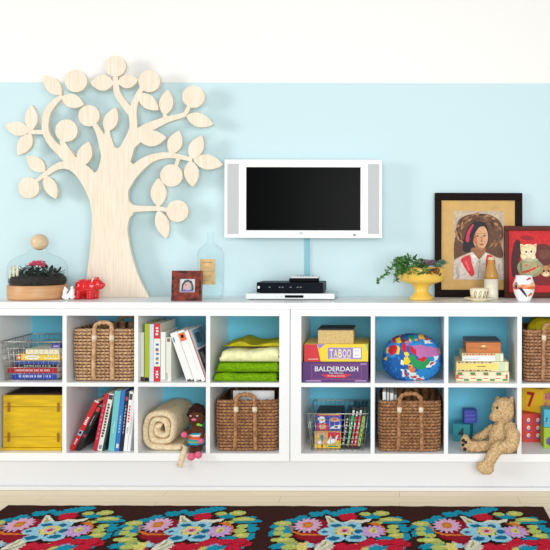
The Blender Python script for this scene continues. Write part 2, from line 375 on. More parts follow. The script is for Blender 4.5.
strokes = [
 [(97,200,7),(91,184,8),(81,172,6.4),(70,165.5,4.4),(58,166,3.4),(47,173,2.5),(40,178,1.8),(34,183,1.6)],
 [(62,96,1.8),(55,101.5,2.8),(47.5,111,3.6),(44.8,122,3.4),(45.8,133,3.4),(52,143.5,3.8),(60,151,4.4),(68,158,5.4),(78,167,6.4),(88,178,8),(96,196,7)],
 [(62.3,138,1.8),(63,145,3),(71,158,4.2)], [(28,132,2),(43,132,2.2)],
 [(92,121,2.2),(98,131,3),(103,142,5),(109,156,8)], [(106.5,128,2),(107.5,138,3.6),(109,150,6)],
 [(120,164,9),(128,145,6.5),(132.8,129,4),(132.3,116,4),(131,106,4.2)], [(131.5,113,4),(124.5,104.5,3.4),(118.4,96,3.4),(115.7,88,3),(115,74,2)],
 [(132,113,4),(134.3,103,3.2),(138.5,93,2.5),(143.5,85,2.2)], [(131,140,6),(142,130.5,4.8),(154,124.5,4.2),(168,118.8,3),(180,115.6,2.4),(185,113,2.2),(189,105,1.9)],
 [(117,192,8),(126,178.5,7.5),(134,170.5,6),(146,160.8,4.6),(158,156,3.4),(170,155,2.8),(180,156.5,2.3),(192,159.5,2.2)], [(178.5,156,2),(175.5,167,1.8)],
 [(124,208,6),(136,208.4,3.2),(150,208.2,2.6),(159,208.4,2.2),(170,210.2,2)], [(164.4,113,1.6),(165,119,2.4)], [(141,138,2),(135,143,3)], [(157,208,2),(158.6,204,1.8)]]
polys = [W(trunk)]+[W(stroke(s_)) for s_ in strokes]
polys = [[(a, max(z, base_z)) for a, z in p] for p in polys]
union_slab(MB(), polys, YR, YR+.024).build('trunk', ply, t)
for i, (cx, cy, r) in enumerate([(75.6,80.9,11.2),(115.1,66,10.4),(66.2,130.5,11.2),(88.7,115.6,10.6),(149,80.9,11),(193.2,96.3,11.2),(177.4,210.7,11),(28.6,187.7,10.6),(171.2,175.2,11.2)]):
    MB().prism(W(ring(cx, cy, r, r, 40)), YR-.0012, YR+.0228).build('fruit', ply, t)
for (bx, by, tx, ty, hw) in [(29.5,131.5,4.5,125.5,7),(30.5,131,31.4,104.8,6.4),(30.8,133.5,17.8,155.2,7),(61,95,42.8,75.2,7.2),(61,97.2,83.6,104.6,7),(80.5,166.5,88.6,141.4,7.4),(45,171.5,26.6,156.2,6.8),(45,175.5,56,198.8,6.3),
   (113.5,82.5,90,82.8,8),(117,82.6,138,79.6,6.8),(137.5,93.5,158.2,109.8,6.9),(164.2,115,167.6,89.2,7),(186,115.5,212.8,124.2,7),(138.4,139,166,137.2,8),(170.6,154,179,130.4,7.4),(190.5,158.5,201.8,135.4,7.3),(193,159,222.4,164.4,7.5),
   (190.2,160,192.6,186.4,7.5),(158.6,206.5,158.3,177.8,8),(158,210,166.8,238.2,6.8),(105.6,132,115.6,107.2,7)]:
    dx, dy = tx-bx, ty-by; l = math.hypot(dx, dy); ux, uy = dx/l, dy/l; nx, ny = -uy, ux; A = []; B = []
    for k in range(15):
        q = k/14; h = hw*(math.sin(math.pi*q**0.92)**0.82) if 0 < q < 1 else 0
        A.append((bx+dx*q+nx*h, by+dy*q+ny*h)); B.append((bx+dx*q-nx*h, by+dy*q-ny*h))
    MB().prism(W(A+B[-2:0:-1]), YR-.0006, YR+.0234).build('leaf', ply, t)
# ================================================================== THINGS ON THE WORKTOP
zt = ZT+0.0006
# --- terrarium under a glass cloche
YA = 0.20; cx = X(38, YA); rb = L(27.9, YA)
t = thing('terrarium', (cx, YA, zt), 'glass cloche terrarium with a wooden ball knob over a round wooden base', 'terrarium')
woodm = M('honey wood', (214, 168, 120), 0.45, c2=(196, 146, 98), vscale=6, stretch=(1, 1, 14))
pale = M('pale beech', (226, 204, 166), 0.4, c2=(214, 188, 146), vscale=8, stretch=(1, 1, 8))
zb1 = zt+L(14, YA)
MB().lathe(cx, YA, [(rb*.93, zt), (rb*.985, zt+.006), (rb, zt+.02), (rb, zb1-.006), (rb*.985, zb1)], 48).build('base', woodm, t, label='round honey wood base')
dz = lambda py: zt+L(299.3-py, YA)
gl = glass('clear glass')
MB().lathe(cx, YA, [(rb*.97, zb1+.0006), (rb*1.0, dz(280)), (rb*1.0, dz(272)), (rb*.985, dz(266.5)), (rb*.91, dz(261.6)), (rb*.72, dz(257.6)), (rb*.46, dz(254.8)), (rb*.33, dz(252.5)), (rb*.30, dz(250.5)), (rb*.33, dz(249.4))], 48).build('glass_dome', gl, t, label='clear glass dome')
MB().ell((cx+L(1.6,YA), YA, dz(242.8)), (L(8.2,YA),)*3, 28, 16).build('knob', pale, t, label='pale wooden ball knob')
soil = M('dark potting soil', (38, 34, 32), 0.9, var=0.5, vscale=120, bump=1, bscale=90)
m = MB(); m.lathe(cx, YA, [(rb*.9, zb1+.001), (rb*.95, zb1+.012), (rb*.95, dz(279)), (rb*.9, dz(277)), (rb*.6, dz(275)), (rb*.3, dz(274)), (0.0, dz(273.6))], 40)
m.v = [(a, b_, c+(0.005*mnoise.noise(Vector((a*60, b_*60, 0))) if c > zb1+.03 else 0)) for a, b_, c in m.v]
m.build('soil', soil, t)
rr = random.Random(3)
m = MB(); leafd = M('dark green leaf', (40, 50, 42), 0.5, var=0.45, vscale=60)
def leaf(m, p, d, l, wd, mi=0, curl=0.15, up=VZ):
    p = Vector(p); d = Vector(d).normalized(); sd = d.cross(up); sd = (sd if sd.length > .01 else VX).normalized(); nn = sd.cross(d)
    vs = []
    for q, wq in ((0, .25), (.3, .9), (.6, 1), (.85, .55), (1, .05)):
        c = p+d*l*q+nn*l*curl*(q*q)*-1
        vs += [c-sd*wd*wq*.5, c+nn*wd*.16*wq, c+sd*wd*wq*.5, c-nn*wd*.12*wq]
    fs = []
    for i in range(4):
        for k in range(4): fs.append((i*4+k, i*4+(k+1)%4, (i+1)*4+(k+1)%4, (i+1)*4+k))
    fs += [(3,2,1,0), (16,17,18,19)]
    m.add(vs, fs, mi, True)
for k in range(240):
    a = rr.uniform(0, 6.28); r = rb*.78*math.sqrt(rr.random()); leaf(m, (cx+r*math.cos(a), YA+r*math.sin(a), dz(277-rr.random()*(9 if r < rb*.55 else 5))), (rr.uniform(-1,1), rr.uniform(-1,1), rr.uniform(-.1,1.0)), rr.uniform(.022,.042), .012)
m.build('foliage', leafd, t)
m = MB(); 
for k in range(110):
    bx, by = max(-1.3, min(1.3, rr.gauss(0, 1))), max(-.8, min(.8, rr.gauss(0, .6))); p = (cx+L(1+bx*4.5, YA), YA-.02+by*.02, dz(265.5+abs(rr.gauss(0, 1.4))*-1+abs(bx)*1.4))
    leaf(m, p, (rr.uniform(-1,1), rr.uniform(-1,1), rr.uniform(.1,1)), .019, .014)
m.build('flowers', M('pink petals', (226, 92, 122), 0.6, var=.15, vscale=90), t, label='pink flowers')
m = MB()
for k, (px, h) in enumerate(((19, 12), (22, 13.5), (25, 12.5))): m.tube([(X(px,YA), YA-.085+.004*k, dz(279)-.006), (X(px+.4,YA), YA-.085+.004*k, dz(279)+L(h,YA))], .0062, 10)
m.build('ornament', M('cream stone', (226, 222, 200), 0.7), t, label='cream upright stones')
# --- red bear figurine
YB = 0.19; 
t = thing('bear_figurine', (X(88, YB), YB, zt), 'glossy red bear figurine walking to the right before the wooden tree', 'figurine')
redg = M('glossy red glaze', (214, 16, 28), 0.18, coat=0.6)
def bp(px, py): return (X(px, YB), Z(py, YB)-(Z(298.9, YB)-zt))
def remesh_body(mb, name, mat, parent, vox, subs=1, label=None, origin=None):
    o = mb.build(name, mat, parent, label, origin=origin); md = o.modifiers.new('remesh', 'REMESH'); md.mode = 'VOXEL'; md.voxel_size = vox; md.use_smooth_shade = True
    sm = o.modifiers.new('smooth', 'SMOOTH'); sm.factor = 0.5; sm.iterations = 4*subs; return o
m = MB()
def bl(px, py, rx, ry, dy=0.0, rd=None): 
    x, z = bp(px, py); m.ell((x, YB+dy, z), (L(rx,YB), L(rd or rx, YB), L(ry,YB)), 20, 12)
bl(83.5, 286.6, 8.2, 8.0, 0, 7); bl(90, 286.4, 8.4, 7.6, 0, 6.8); bl(96.8, 284.4, 6.4, 6, 0, 5.4); bl(100, 285.6, 4.6, 3.8, 0, 3.6); bl(103, 285.0, 2.3, 2.5, 0, 2.2)
for px, dy in ((79.5, -.02), (81.5, .022), (91.5, -.02), (93.5, .022)):
    x, z = bp(px, 290); m.tube([(x, YB+dy, z), (x, YB+dy, z-L(5,YB)), (x, YB+dy, zt)], lambda q: L(4.3-q*.8, YB), 14)
remesh_body(m, 'body', redg, t, .0022)
for dy in (-.013, .013):
    x, z = bp(97, 278.8); MB().ell((x, YB+dy, z), (L(1.6,YB), .004, L(1.8,YB)), 12, 8).build('ear', redg, t)
x, z = bp(94.4, 280.5)
MB().tube([(x+L(.8,YB), YB-.022, z+.011), (x, YB-.0265, z+.003), (x-L(.3,YB), YB-.027, z-.006)], .0022, 8).build('white_mark', M('glossy white', (245,240,238), .2), t, label='thin curved white mark')  # thin white curve beside the bear's head
# --- small white figurine
YC = 0.115
t = thing('animal_figurine', (X(68.5, YC), YC, zt), 'tiny white figurine with black marks between the terrarium and the red bear', 'figurine')
m = MB(); 
def bl2(px, py, rx, ry, rd): m.ell((X(px,YC), YC, zt+L(300.4-py, YC)), (L(rx,YC), L(rd,YC), L(ry,YC)), 16, 10)
bl2(68.5, 297, 6.5, 3.4, 4); bl2(66, 293, 3, 4.8, 3); bl2(71.5, 292.5, 3, 5.2, 3); bl2(65.2, 289.3, 1.2, 2.6, 1.4); bl2(72.2, 288.5, 1.2, 2.6, 1.4)
m.v = [(a, b_, max(c, zt)) for a, b_, c in m.v]
remesh_body(m, 'body', M('white porcelain', (244, 244, 242), .25), t, .0016)
MB().tube([(X(68.2,YC), YC-.0135, zt+L(300.4-293.6,YC)), (X(70,YC), YC-.0155, zt+L(300.4-290.8,YC)), (X(71.8,YC), YC-.0145, zt+L(300.4-288.2,YC))], .0022, 8).build('stripe', M('black glaze', (20,22,30), .3), t, label='black stripe')
MB().ell((X(71,YC), YC-.0165, zt+L(1.8,YC)), (.004,.0035,.004), 10, 6).build('spot', M('black glaze', (20,22,30), .3), t, label='black spot')
# --- small patterned picture frame
YD = 0.085
t = thing('picture_frame', (X(186, YD), YD, zt), 'small square red and black patterned picture frame before the glass jug', 'picture frame')
fm_ = M('red lacquer wood', (150, 58, 36), 0.35, c2=(58, 28, 24), vscale=42, bump=.2, bscale=50)
x0, x1 = X(170.6,YD), X(201.6,YD); z1 = zt+L(30.2,YD); i0, i1 = X(179,YD), X(194.4,YD); j0, j1 = zt+L(8.6,YD), zt+L(21.9,YD)
m = MB().box(x0,x1,YD,YD+.016,zt,j0).box(x0,x1,YD,YD+.016,j1,z1).box(x0,i0,YD,YD+.016,j0,j1).box(i1,x1,YD,YD+.016,j0,j1)
mo_ = m.build('moulding', fm_, t, bevel=.002)
d_ = .006; q0, q1, r0, r1 = i0-.013, i1+.013, j0-.013, j1+.013
for k in range(14):
    rr = random.Random(k); s_ = k % 4; u = rr.uniform(.1, .8)
    a = [(x0+.004, x0+.012), (x1-.012, x1-.004)][s_ % 2] if s_ < 2 else (x0+(x1-x0)*u, x0+(x1-x0)*u+.016)
    c = (zt+(z1-zt)*u, zt+(z1-zt)*u+.016) if s_ < 2 else [(zt+.004, zt+.011), (z1-.011, z1-.004)][s_ % 2]
    MB().box(a[0], a[1], YD-.0006, YD+.001, c[0], min(c[1], z1-.003)).build('inlay', M('black lacquer', (34, 22, 22), .35), mo_, label='black inlay mark')
m = MB(); zf = zmap(160, 260, 7.857, YD); off = (zt-Z(300.7, YD)); fr = (Vector((0, YD+.006, off)), VX, VZ)
m.flat([(i0,j0-off),(i1,j0-off),(i1,j1-off),(i0,j1-off)], fr, 0, 0)
m.flat(zf([(160,248),(165,190),(185,160),(215,152),(245,165),(258,200),(262,235),(240,248)]), fr, .0003, 1)
m.flat(zf([(175,240),(178,200),(195,175),(220,170),(240,190),(245,240)]), fr, .0006, 2)
m.flat(zf(ring(207,202,22,30,20)), fr, .0009, 3); m.flat(zf([(165,248),(185,228),(215,240),(240,228),(262,248)]), fr, .0012, 4)
m.flat(zf([(193,192),(204,190),(204,197),(194,199)]), fr, .0015, 5)
m.build('photo', [M('photo pale grey', (206,210,214), .4), M('photo dark grey', (74,78,84), .4), M('photo mid grey', (168,172,176), .4), M('photo skin', (206,166,160), .4), M('photo violet', (120,96,168), .4), M('photo dark red', (130,50,60), .4)], t, label='small portrait photo')
m = MB(); m.box(X(184,YD), X(188,YD), YD+.0165, YD+.05, zt, zt+.004); m.box(X(184,YD), X(188,YD), YD+.0162, YD+.019, zt, zt+.09); m.build('stand', M('black lacquer', (34,22,22), .35), t)
t.rotation_euler = (math.radians(-5), 0, math.radians(-3))
# --- glass jug
YE = 0.235; cx = X(210.8, YE); R_ = L(13.4, YE); gz = lambda py: zt+L(298.6-py, YE)
t = thing('glass_jug', (cx, YE, zt), 'clear glass jug with a tan paper label behind the small frame', 'jug')
MB().lathe(cx, YE, [(R_*.88, zt), (R_*.98, gz(296.5)), (R_, gz(293)), (R_, gz(257)), (R_*.97, gz(252)), (R_*.82, gz(248.4)), (R_*.5, gz(245)), (R_*.29, gz(242)), (R_*.25, gz(238)), (R_*.26, gz(234.5)), (R_*.31, gz(234)), (R_*.31, gz(232.4)), (R_*.24, gz(232.2)),
   (R_*.21, gz(238)), (R_*.24, gz(242.4)), (R_*.46, gz(246)), (R_*.78, gz(249.4)), (R_*.93, gz(253)), (R_*.95, gz(293)), (R_*.84, gz(296.4)), (.001, gz(295.6))], 40).build('bottle', glass('jug glass', (253, 255, 255)), t)
m = MB(); vs = []; fs = []; K = 14
for k in range(K+1):
    a = -math.pi/2+(-.62+1.2*k/K); 
    for zz in (gz(284), gz(258.8)): vs.append((cx+(R_+.0008)*math.cos(a), YE+(R_+.0008)*math.sin(a), zz))
for k in range(K): fs.append((2*k, 2*k+2, 2*k+3, 2*k+1))
m.add(vs, fs, 0, True)
rr = random.Random(5)
for r0 in range(5):
    zz = gz(262.6+r0*4.4); a0 = -math.pi/2-.42+.1*rr.random(); a1 = a0+[.7,.5,.75,.6,.4][r0]; vs = []; fs = []
    for k in range(9):
        a = a0+(a1-a0)*k/8
        for z2 in (zz, zz+.0035 if r0 == 0 else zz+.0018): vs.append((cx+(R_+.0013)*math.cos(a), YE+(R_+.0013)*math.sin(a), z2))
    for k in range(8): fs.append((2*k, 2*k+2, 2*k+3, 2*k+1))
    m.add(vs, fs, 1, True)
m.build('paper_label', [M('aged paper', (206, 176, 122), .7, var=.1, vscale=25), M('faded ink', (160, 122, 74), .7)], t, label='tan paper label')
# --- player, receiver, remote
YF = 0.150; x0, x1 = X(246,YF), X(334.6,YF)
silv = M('silver plastic', (208, 212, 214), 0.35, metal=0.35); blk = M('black plastic', (12, 13, 18), 0.45, spec=.08)
t = thing('disc_player', ((x0+x1)/2, YF+.1, zt), 'flat silver disc player lying on the worktop under the black set top box', 'disc player')
MB().box(x0, x1, YF+.004, YF+.2, zt+.004, zt+.032).build('case', silv, t, bevel=.002)
MB().box(x0, x1, YF, YF+.0038, zt+.004, zt+.031).build('front_panel', M('silver panel', (224, 228, 229), .3), t, bevel=.001)
MB().box(X(285,YF), X(303.6,YF), YF-.001, YF+.002, zt+L(2.2,YF), zt+L(4.8,YF)).build('disc_slot', blk, t, label='black disc slot')
for px in (276, 280, 309, 313): MB().lathe(X(px,YF), 0, [(0,0)], 3) if 0 else MB().box(X(px,YF), X(px+1.6,YF), YF-.0012, YF+.001, zt+L(2.8,YF), zt+L(3.9,YF)).build('button', silv, t)
for a in (x0+.02, x1-.03):
    for b_ in (YF+.02, YF+.17): MB().box(a, a+.012, b_, b_+.012, zt, zt+.0045).build('foot', blk, t, label='black rubber foot')
YG = 0.165; zg = zt+.0326; x0, x1 = X(256.6,YG), X(323,YG); zh = zg+L(10.6,YG)
t = thing('set_top_box', ((x0+x1)/2, YG+.09, zg), 'black set top box on the silver disc player', 'set top box')
MB().box(x0, x1, YG+.003, YG+.175, zg+.003, zh).build('case', blk, t, bevel=.002)
MB().box(x0+.001, x1-.001, YG, YG+.0028, zg+.004, zh-.001).build('front_panel', M('dark blue black panel', (12, 17, 27), .35, spec=.06), t)
MB().box(x0+.006, x0+.016, YG-.0008, YG+.001, zg+L(4.6,YG), zg+L(7,YG)).build('badge', M('white ink', (225,228,230), .5), t, label='small white badge')
for px in (269, 279, 282, 290, 297, 300): MB().box(X(px,YG), X(px+1.4,YG), YG-.001, YG+.001, zg+L(5.6,YG), zg+L(6.3,YG)).build('button', M('grey badge', (150,155,158), .4), t)
for a in (x0+.015, x1-.025):
    for b_ in (YG+.015, YG+.15): MB().box(a, a+.01, b_, b_+.01, zg, zg+.0035).build('foot', blk, t)
YH = 0.20; zr = zh+.0006
t = thing('remote_control', (X(303,YH), YH+.025, zr), 'silver and black remote control lying on top of the set top box', 'remote control')
def capsule(x0, x1, y0, y1, z0, z1, n=10):
    out = []; r = (y1-y0)/2
    for k in range(n+1): a = math.pi/2+math.pi*k/n; out.append((x0+r*.6+r*.6*math.cos(a), (y0+y1)/2+r*math.sin(a)))
    for k in range(n+1): a = -math.pi/2+math.pi*k/n; out.append((x1-r*.6+r*.6*math.cos(a), (y0+y1)/2+r*math.sin(a)))
    m = MB(); q = len(out); m.add([(a, b_, z0) for a, b_ in out]+[(a, b_, z1) for a, b_ in out], [tuple(range(q-1,-1,-1)), tuple(range(q,2*q))]+[(i,(i+1)%q,q+(i+1)%q,q+i) for i in range(q)]); return m
capsule(X(288.4,YH), X(319,YH), YH, YH+.05, zr, zr+L(3.6,YH)).build('body', blk, t, bevel=.006, seg=3)
capsule(X(289.4,YH), X(319.6,YH), YH+.002, YH+.048, zr+L(3.6,YH)+.0003, zr+L(5.8,YH)).build('top_cover', M('silver plastic', (208,212,214), .35, metal=.35), t, bevel=.004, label='silver top cover')
for k in range(6): MB().ell((X(297+k*3,YH), YH+.015+.018*(k%2), zr+L(5.8,YH)+.0006), (.0045,.0045,.0022), 12, 6).build('button', M('dark grey rubber', (60,64,68), .6), t)
# --- yellow footed planter
YI = 0.20; cx = X(421.5, YI); pz = lambda py: zt+L(299, YI)*0+L(299-py, YI); u = L(1, YI)
t = thing('planter', (cx, YI, zt), 'yellow footed bowl planted with trailing green and purple succulents beside the portrait', 'planter')
yel = M('yellow glaze', (240, 200, 84), 0.25, coat=.3)
MB().lathe(cx, YI, [(12*u, zt), (12.4*u, pz(297.6)), (11.6*u, pz(296)), (8.4*u, pz(293.5)), (6.8*u, pz(290.5)), (7.2*u, pz(287)), (10*u, pz(284.2)), (17*u, pz(282)), (22*u, pz(280.2)), (23.2*u, pz(277.5)), (23.6*u, pz(268.5)), (23.4*u, pz(267)), (22.4*u, pz(267)), (22*u, pz(277)), (.001, pz(279))], 56).build('bowl', yel, t)
MB().lathe(cx, YI, [(21.8*u, pz(276)), (21.8*u, pz(270)), (10*u, pz(268.5)), (.001, pz(268))], 30).build('soil', soil, t)
g1 = M('bright green leaf', (66, 116, 46), .42, var=.3, vscale=70); g2 = M('blue green leaf', (100, 136, 112), .5, var=.2, vscale=60); p1 = M('mauve leaf', (136, 112, 126), .5, var=.2, vscale=60); b1 = M('russet leaf', (134, 84, 56), .55, var=.2, vscale=60)
rr = random.Random(11)
m = MB()
for k in range(260):
    a = rr.uniform(0, 6.28); e = rr.random(); px = 412+14.5*rr.uniform(-1, 1); top = 254.5+abs(px-410)*.5
    p = Vector((X(px,YI), YI-.07+rr.uniform(-.04,.1), pz(rr.uniform(top, 273)))); leaf(m, p+Vector((0, -.05 if p.z < pz(266) else 0, 0)), (rr.uniform(-1,1), rr.uniform(-1,.2), rr.uniform(-.4,1)), rr.uniform(.018,.028), .018)
m.build('foliage', g1, t)
def trail(pts, name, n=14):
    s_ = cat_rom(pts, 6); st_ = MB().tube(s_, .0017, 6).build('stem', g1, t)
    m = MB()
    for k in range(n*3):
        p = s_[int((k/(n*3))*(len(s_)-1))]; leaf(m, p, (rr.uniform(-1,1), rr.uniform(-1,.6), rr.uniform(-.6,.9)), rr.uniform(.018,.026), .017)
    m.build('foliage', g1, st_)
trail([(X(405,YI),YI-.09,pz(268)), (X(398,YI),YI-.10,pz(262)), (X(391,YI),YI-.10,pz(267)), (X(385,YI),YI-.10,pz(274)), (X(378,YI),YI-.10,pz(281))], 'a', 16)
trail([(X(403,YI),YI-.10,pz(269)), (X(398,YI),YI-.125,pz(266)), (X(396.5,YI),YI-.125,pz(273)), (X(397,YI),YI-.125,pz(280))], 'b', 13)
trail([(X(404,YI),YI-.05,pz(267)), (X(400,YI),YI-.05,pz(259)), (X(394,YI),YI-.06,pz(260))], 'c', 9)
def rosette(c, r, mt, n=26, sp=.4):
    m = MB()
    for k in range(n):
        a = k*2.4; e = k/n; d = (math.cos(a)*(1-e*.7), math.sin(a)*(1-e*.7), .15+e*1.1); leaf(m, c, d, r*(1-.35*e), r*sp, 0, -.12)
    m.build('rosette', mt, t)
rosette((X(425,YI),YI-.075,pz(265.5)), 10.5*u, p1, 54, .2); rosette((X(432,YI),YI-.03,pz(265)), 9*u, p1, 40, .22); rosette((X(437,YI),YI-.07,pz(266)), 7*u, g2, 28, .35); rosette((X(442,YI),YI-.02,pz(264)), 7.6*u, g2, 30, .36)
m = MB()
for k in range(46): leaf(m, (X(433+rr.gauss(0,3.6),YI), YI-.112+rr.uniform(-.012,.02), pz(267.5+abs(rr.gauss(0,1.6)))), (rr.uniform(-1,1), rr.uniform(-1,-.2), rr.uniform(-.9,.6)), .022, .014)
m.build('foliage', b1, t, label='russet hanging leaves')
# --- framed girl portrait
YJ = 0.352; zf = zmap(450, 205, 6.875, YJ); off = zt-Z(295.9, YJ)
def frame4(o_, i_, Y, dep, m=None):
    m = m or MB(); m.box(o_[0],o_[1],Y,Y+dep,o_[2],i_[2]).box(o_[0],o_[1],Y,Y+dep,i_[3],o_[3]).box(o_[0],i_[0],Y,Y+dep,i_[2],i_[3]).box(i_[1],o_[1],Y,Y+dep,i_[2],i_[3]); return m
o_ = (X(434.8,YJ), X(522.8,YJ), zt, Z(191.2,YJ)+off); i_ = (X(441.6,YJ), X(515.4,YJ), Z(288.4,YJ)+off, Z(198.8,YJ)+off)
t = thing('picture_frame', ((o_[0]+o_[1])/2, YJ+.012, zt), 'large black framed painting of a dark haired girl with a tan mat', 'framed painting')
frame4(o_, i_, YJ, .022).build('moulding', M('black frame wood', (30, 21, 18), .5, spec=.04), t, bevel=.003, label='black moulding')
MB().box(i_[0]-.002, i_[1]+.002, YJ+.008, YJ+.012, i_[2]-.002, i_[3]+.002).build('mat', M('tan mount board', (206, 168, 104), .8, var=.03, vscale=20), t, label='tan mat board')
fr = (Vector((0, YJ+.0076, off)), VX, VZ); m = MB(); pc = []
def pp(pts, c, sub=0):
    nm = 'paint %d %d %d' % c
    if nm not in pc: pc.append(nm); M(nm, c, .7, var=.09, vscale=70)
    if sub: pts = cat_rom(pts, sub, True)
    pp.h += .00004; m.flat(zf(pts), fr, pp.h, pc.index(nm))
pp.h = 0
pp([(25,30),(375,30),(375,505),(25,505)], (190,172,150)); pp([(50,150),(60,95),(110,62),(190,48),(270,55),(330,85),(362,130),(370,200),(352,250),(370,335),(330,352),(200,300),(60,350),(30,362),(30,250)], (98,66,46), 3)
for k in range(64):
    rr = random.Random(k); a = rr.uniform(2.6, 6.8); rx, ry = rr.uniform(110,165), rr.uniform(95,150); x0, y0 = 200+rx*math.cos(a), 200+ry*math.sin(a)*1.0; da = rr.uniform(24,62); b_ = a+1.57+rr.uniform(-.5,.5)
    x1, y1 = x0+da*math.cos(b_), y0+da*math.sin(b_); w_ = rr.uniform(5,10); nx, ny = -math.sin(b_)*w_, math.cos(b_)*w_
    q = [(min(max(p_[0],28),372), min(max(p_[1],33),345)) for p_ in [(x0,y0),((x0+x1)/2+nx,(y0+y1)/2+ny),(x1,y1),((x0+x1)/2-nx,(y0+y1)/2-ny)]]
    pp(q, [(150,106,70),(72,48,36),(120,84,58),(176,128,88)][k % 4])
pp([(92,300),(95,235),(112,180),(130,135),(165,108),(205,102),(245,118),(264,160),(268,215),(258,268),(220,300),(130,318)], (34,29,36), 3)
pp([(25,372),(85,350),(140,318),(200,330),(255,325),(310,350),(374,370),(374,503),(25,503)], (204,192,180), 0)
pp([(150,286),(240,280),(243,325),(205,366),(150,335)], (150,98,68), 2)
pp([(166,205),(180,168),(205,142),(238,138),(258,172),(263,215),(255,256),(236,286),(208,297),(180,280),(163,248)], (206,156,116), 3)
pp([(164,212),(176,185),(188,225),(186,270),(170,252)], (186,104,68), 2); pp([(180,250),(200,280),(230,286),(208,296),(180,280)], (160,108,76), 2); pp([(170,215),(184,206),(186,232),(172,236)], (204,110,76), 2)
pp([(178,178),(205,140),(246,128),(240,110),(195,108),(165,150),(150,215),(160,250),(166,205)], (34,29,36), 2)
pp([(110,240),(114,195),(132,152),(156,122),(166,128),(150,158),(136,200),(132,242)], (198,54,84), 2)
for q in ([(180,202),(190,198),(202,203),(190,208)],[(228,201),(240,197),(252,201),(240,207)],[(176,190),(190,184),(205,190),(190,188)],[(226,188),(240,183),(256,188),(240,187)]): pp(q, (48,34,34))
pp([(212,206),(222,206),(228,238),(216,243),(206,238),(214,232)], (178,124,88)); pp([(208,240),(216,244),(226,240),(216,247)], (110,66,52)); pp([(204,260),(218,255),(236,260),(220,268)], (158,74,66), 2)
pp([(76,362),(136,332),(150,385),(170,455),(158,478),(140,476),(108,430),(88,395)], (204,48,62), 2); pp([(256,332),(305,352),(314,400),(300,440),(262,478),(244,478),(248,400)], (204,48,62), 2)
pp([(140,320),(156,312),(200,366),(172,402)], (226,218,206)); pp([(245,316),(258,326),(240,398),(204,366)], (222,212,200)); pp([(203,368),(208,368),(196,500),(190,500)], (170,156,146))
pp([(100,380),(118,372),(140,440),(132,446)], (230,96,96)); pp([(40,420),(60,400),(70,500),(50,500)], (178,166,160)); pp([(330,400),(345,395),(350,500),(330,500)], (180,168,160))
MB()
m.build('painting', [_m[n_] for n_ in pc], t, label='portrait of a girl with a pink headband')
t.rotation_euler = (math.radians(-1.6), 0, 0)
# --- framed kitten picture
YK = 0.315; zf = zmap(500, 220, 6.875, YK); off = zt-Z(296.5, YK)
o_ = (X(504.6,YK), X(574,YK), zt, Z(224.3,YK)+off); i_ = (X(509.2,YK), X(569.4,YK), Z(291.2,YK)+off, Z(229,YK)+off)
t = thing('picture_frame', ((o_[0]+o_[1])/2, YK+.01, zt), 'brown framed red picture of kittens around a fishbowl', 'framed picture')
frame4(o_, i_, YK, .020).build('moulding', M('brown frame wood', (94, 40, 22), .45, spec=.15, c2=(76, 30, 18), vscale=12), t, bevel=.003, label='brown moulding')
fr = (Vector((0, YK+.012, off)), VX, VZ); m = MB(); pc = []; pp.h = 0
pp([(61,60),(478,60),(478,492),(61,492)], (200,30,38))
pp([(95,170),(120,120),(150,150),(150,230),(125,330),(140,390),(90,380),(80,280)], (70,26,30), 2); pp([(250,180),(300,150),(350,170),(470,180),(474,370),(380,400),(290,395),(260,300)], (96,40,36), 2)
pp([(180,380),(420,385),(400,430),(280,440),(190,420)], (120,24,28), 2); pp([(140,110),(180,95),(240,110),(230,130),(170,125)], (150,24,30), 2)
pp(ring(310,225,42,38,18), (112,64,48)); pp(ring(410,240,50,50,18), (196,170,130)); pp([(372,215),(376,170),(400,195)], (196,170,130)); pp([(425,192),(450,170),(452,215)], (196,170,130))
pp(ring(322,342,42,40,20), (178,130,84)); pp([(286,325),(288,288),(312,310)], (150,104,66)); pp([(330,306),(356,286),(358,322)], (150,104,66)); pp(ring(322,362,24,16,14), (228,204,160))
for q in ((306,340),(340,340)): pp(ring(q[0],q[1],7,8,10), (36,30,26))
pp(ring(322,354,6,4,8), (120,60,50))
pp(ring(196,235,52,34,20), (220,196,146)); pp(ring(210,318,88,66,30), (150,150,112)); pp(ring(210,262,56,12,20), (186,186,150)); pp(ring(212,320,66,46,24), (172,164,122))
pp([(150,345),(190,335),(235,318),(262,312),(240,330),(195,350),(160,356)], (198,66,48), 2); pp([(255,300),(275,308),(262,322)], (198,66,48)); pp([(170,300),(190,292),(200,302),(184,308)], (214,96,60)); pp([(140,310),(150,280),(158,310),(150,350)], (108,120,84), 2)
pp(ring(200,200,54,46,24), (232,214,170)); pp([(146,205),(143,152),(180,165)], (232,214,170)); pp([(222,165),(255,150),(254,205)], (232,214,170)); pp([(152,180),(150,162),(166,168)], (214,170,140)); pp([(236,166),(249,160),(248,182)], (214,170,140))
pp(ring(168,244,18,14,14), (236,222,186)); pp(ring(232,244,18,14,14), (236,222,186)); pp(ring(203,222,20,14,14), (244,232,204))
for q in ((184,208),(220,206)): pp(ring(q[0],q[1],6,7,10), (40,36,30))
pp(ring(203,216,5,3.5,8), (190,110,100)); pp([(194,230),(203,224),(212,230),(203,228)], (150,110,90))
m.build('picture', [_m[n_] for n_ in pc], t, label='picture of cream kittens and a goldfish bowl on red')
t.rotation_euler = (math.radians(-2), 0, 0)
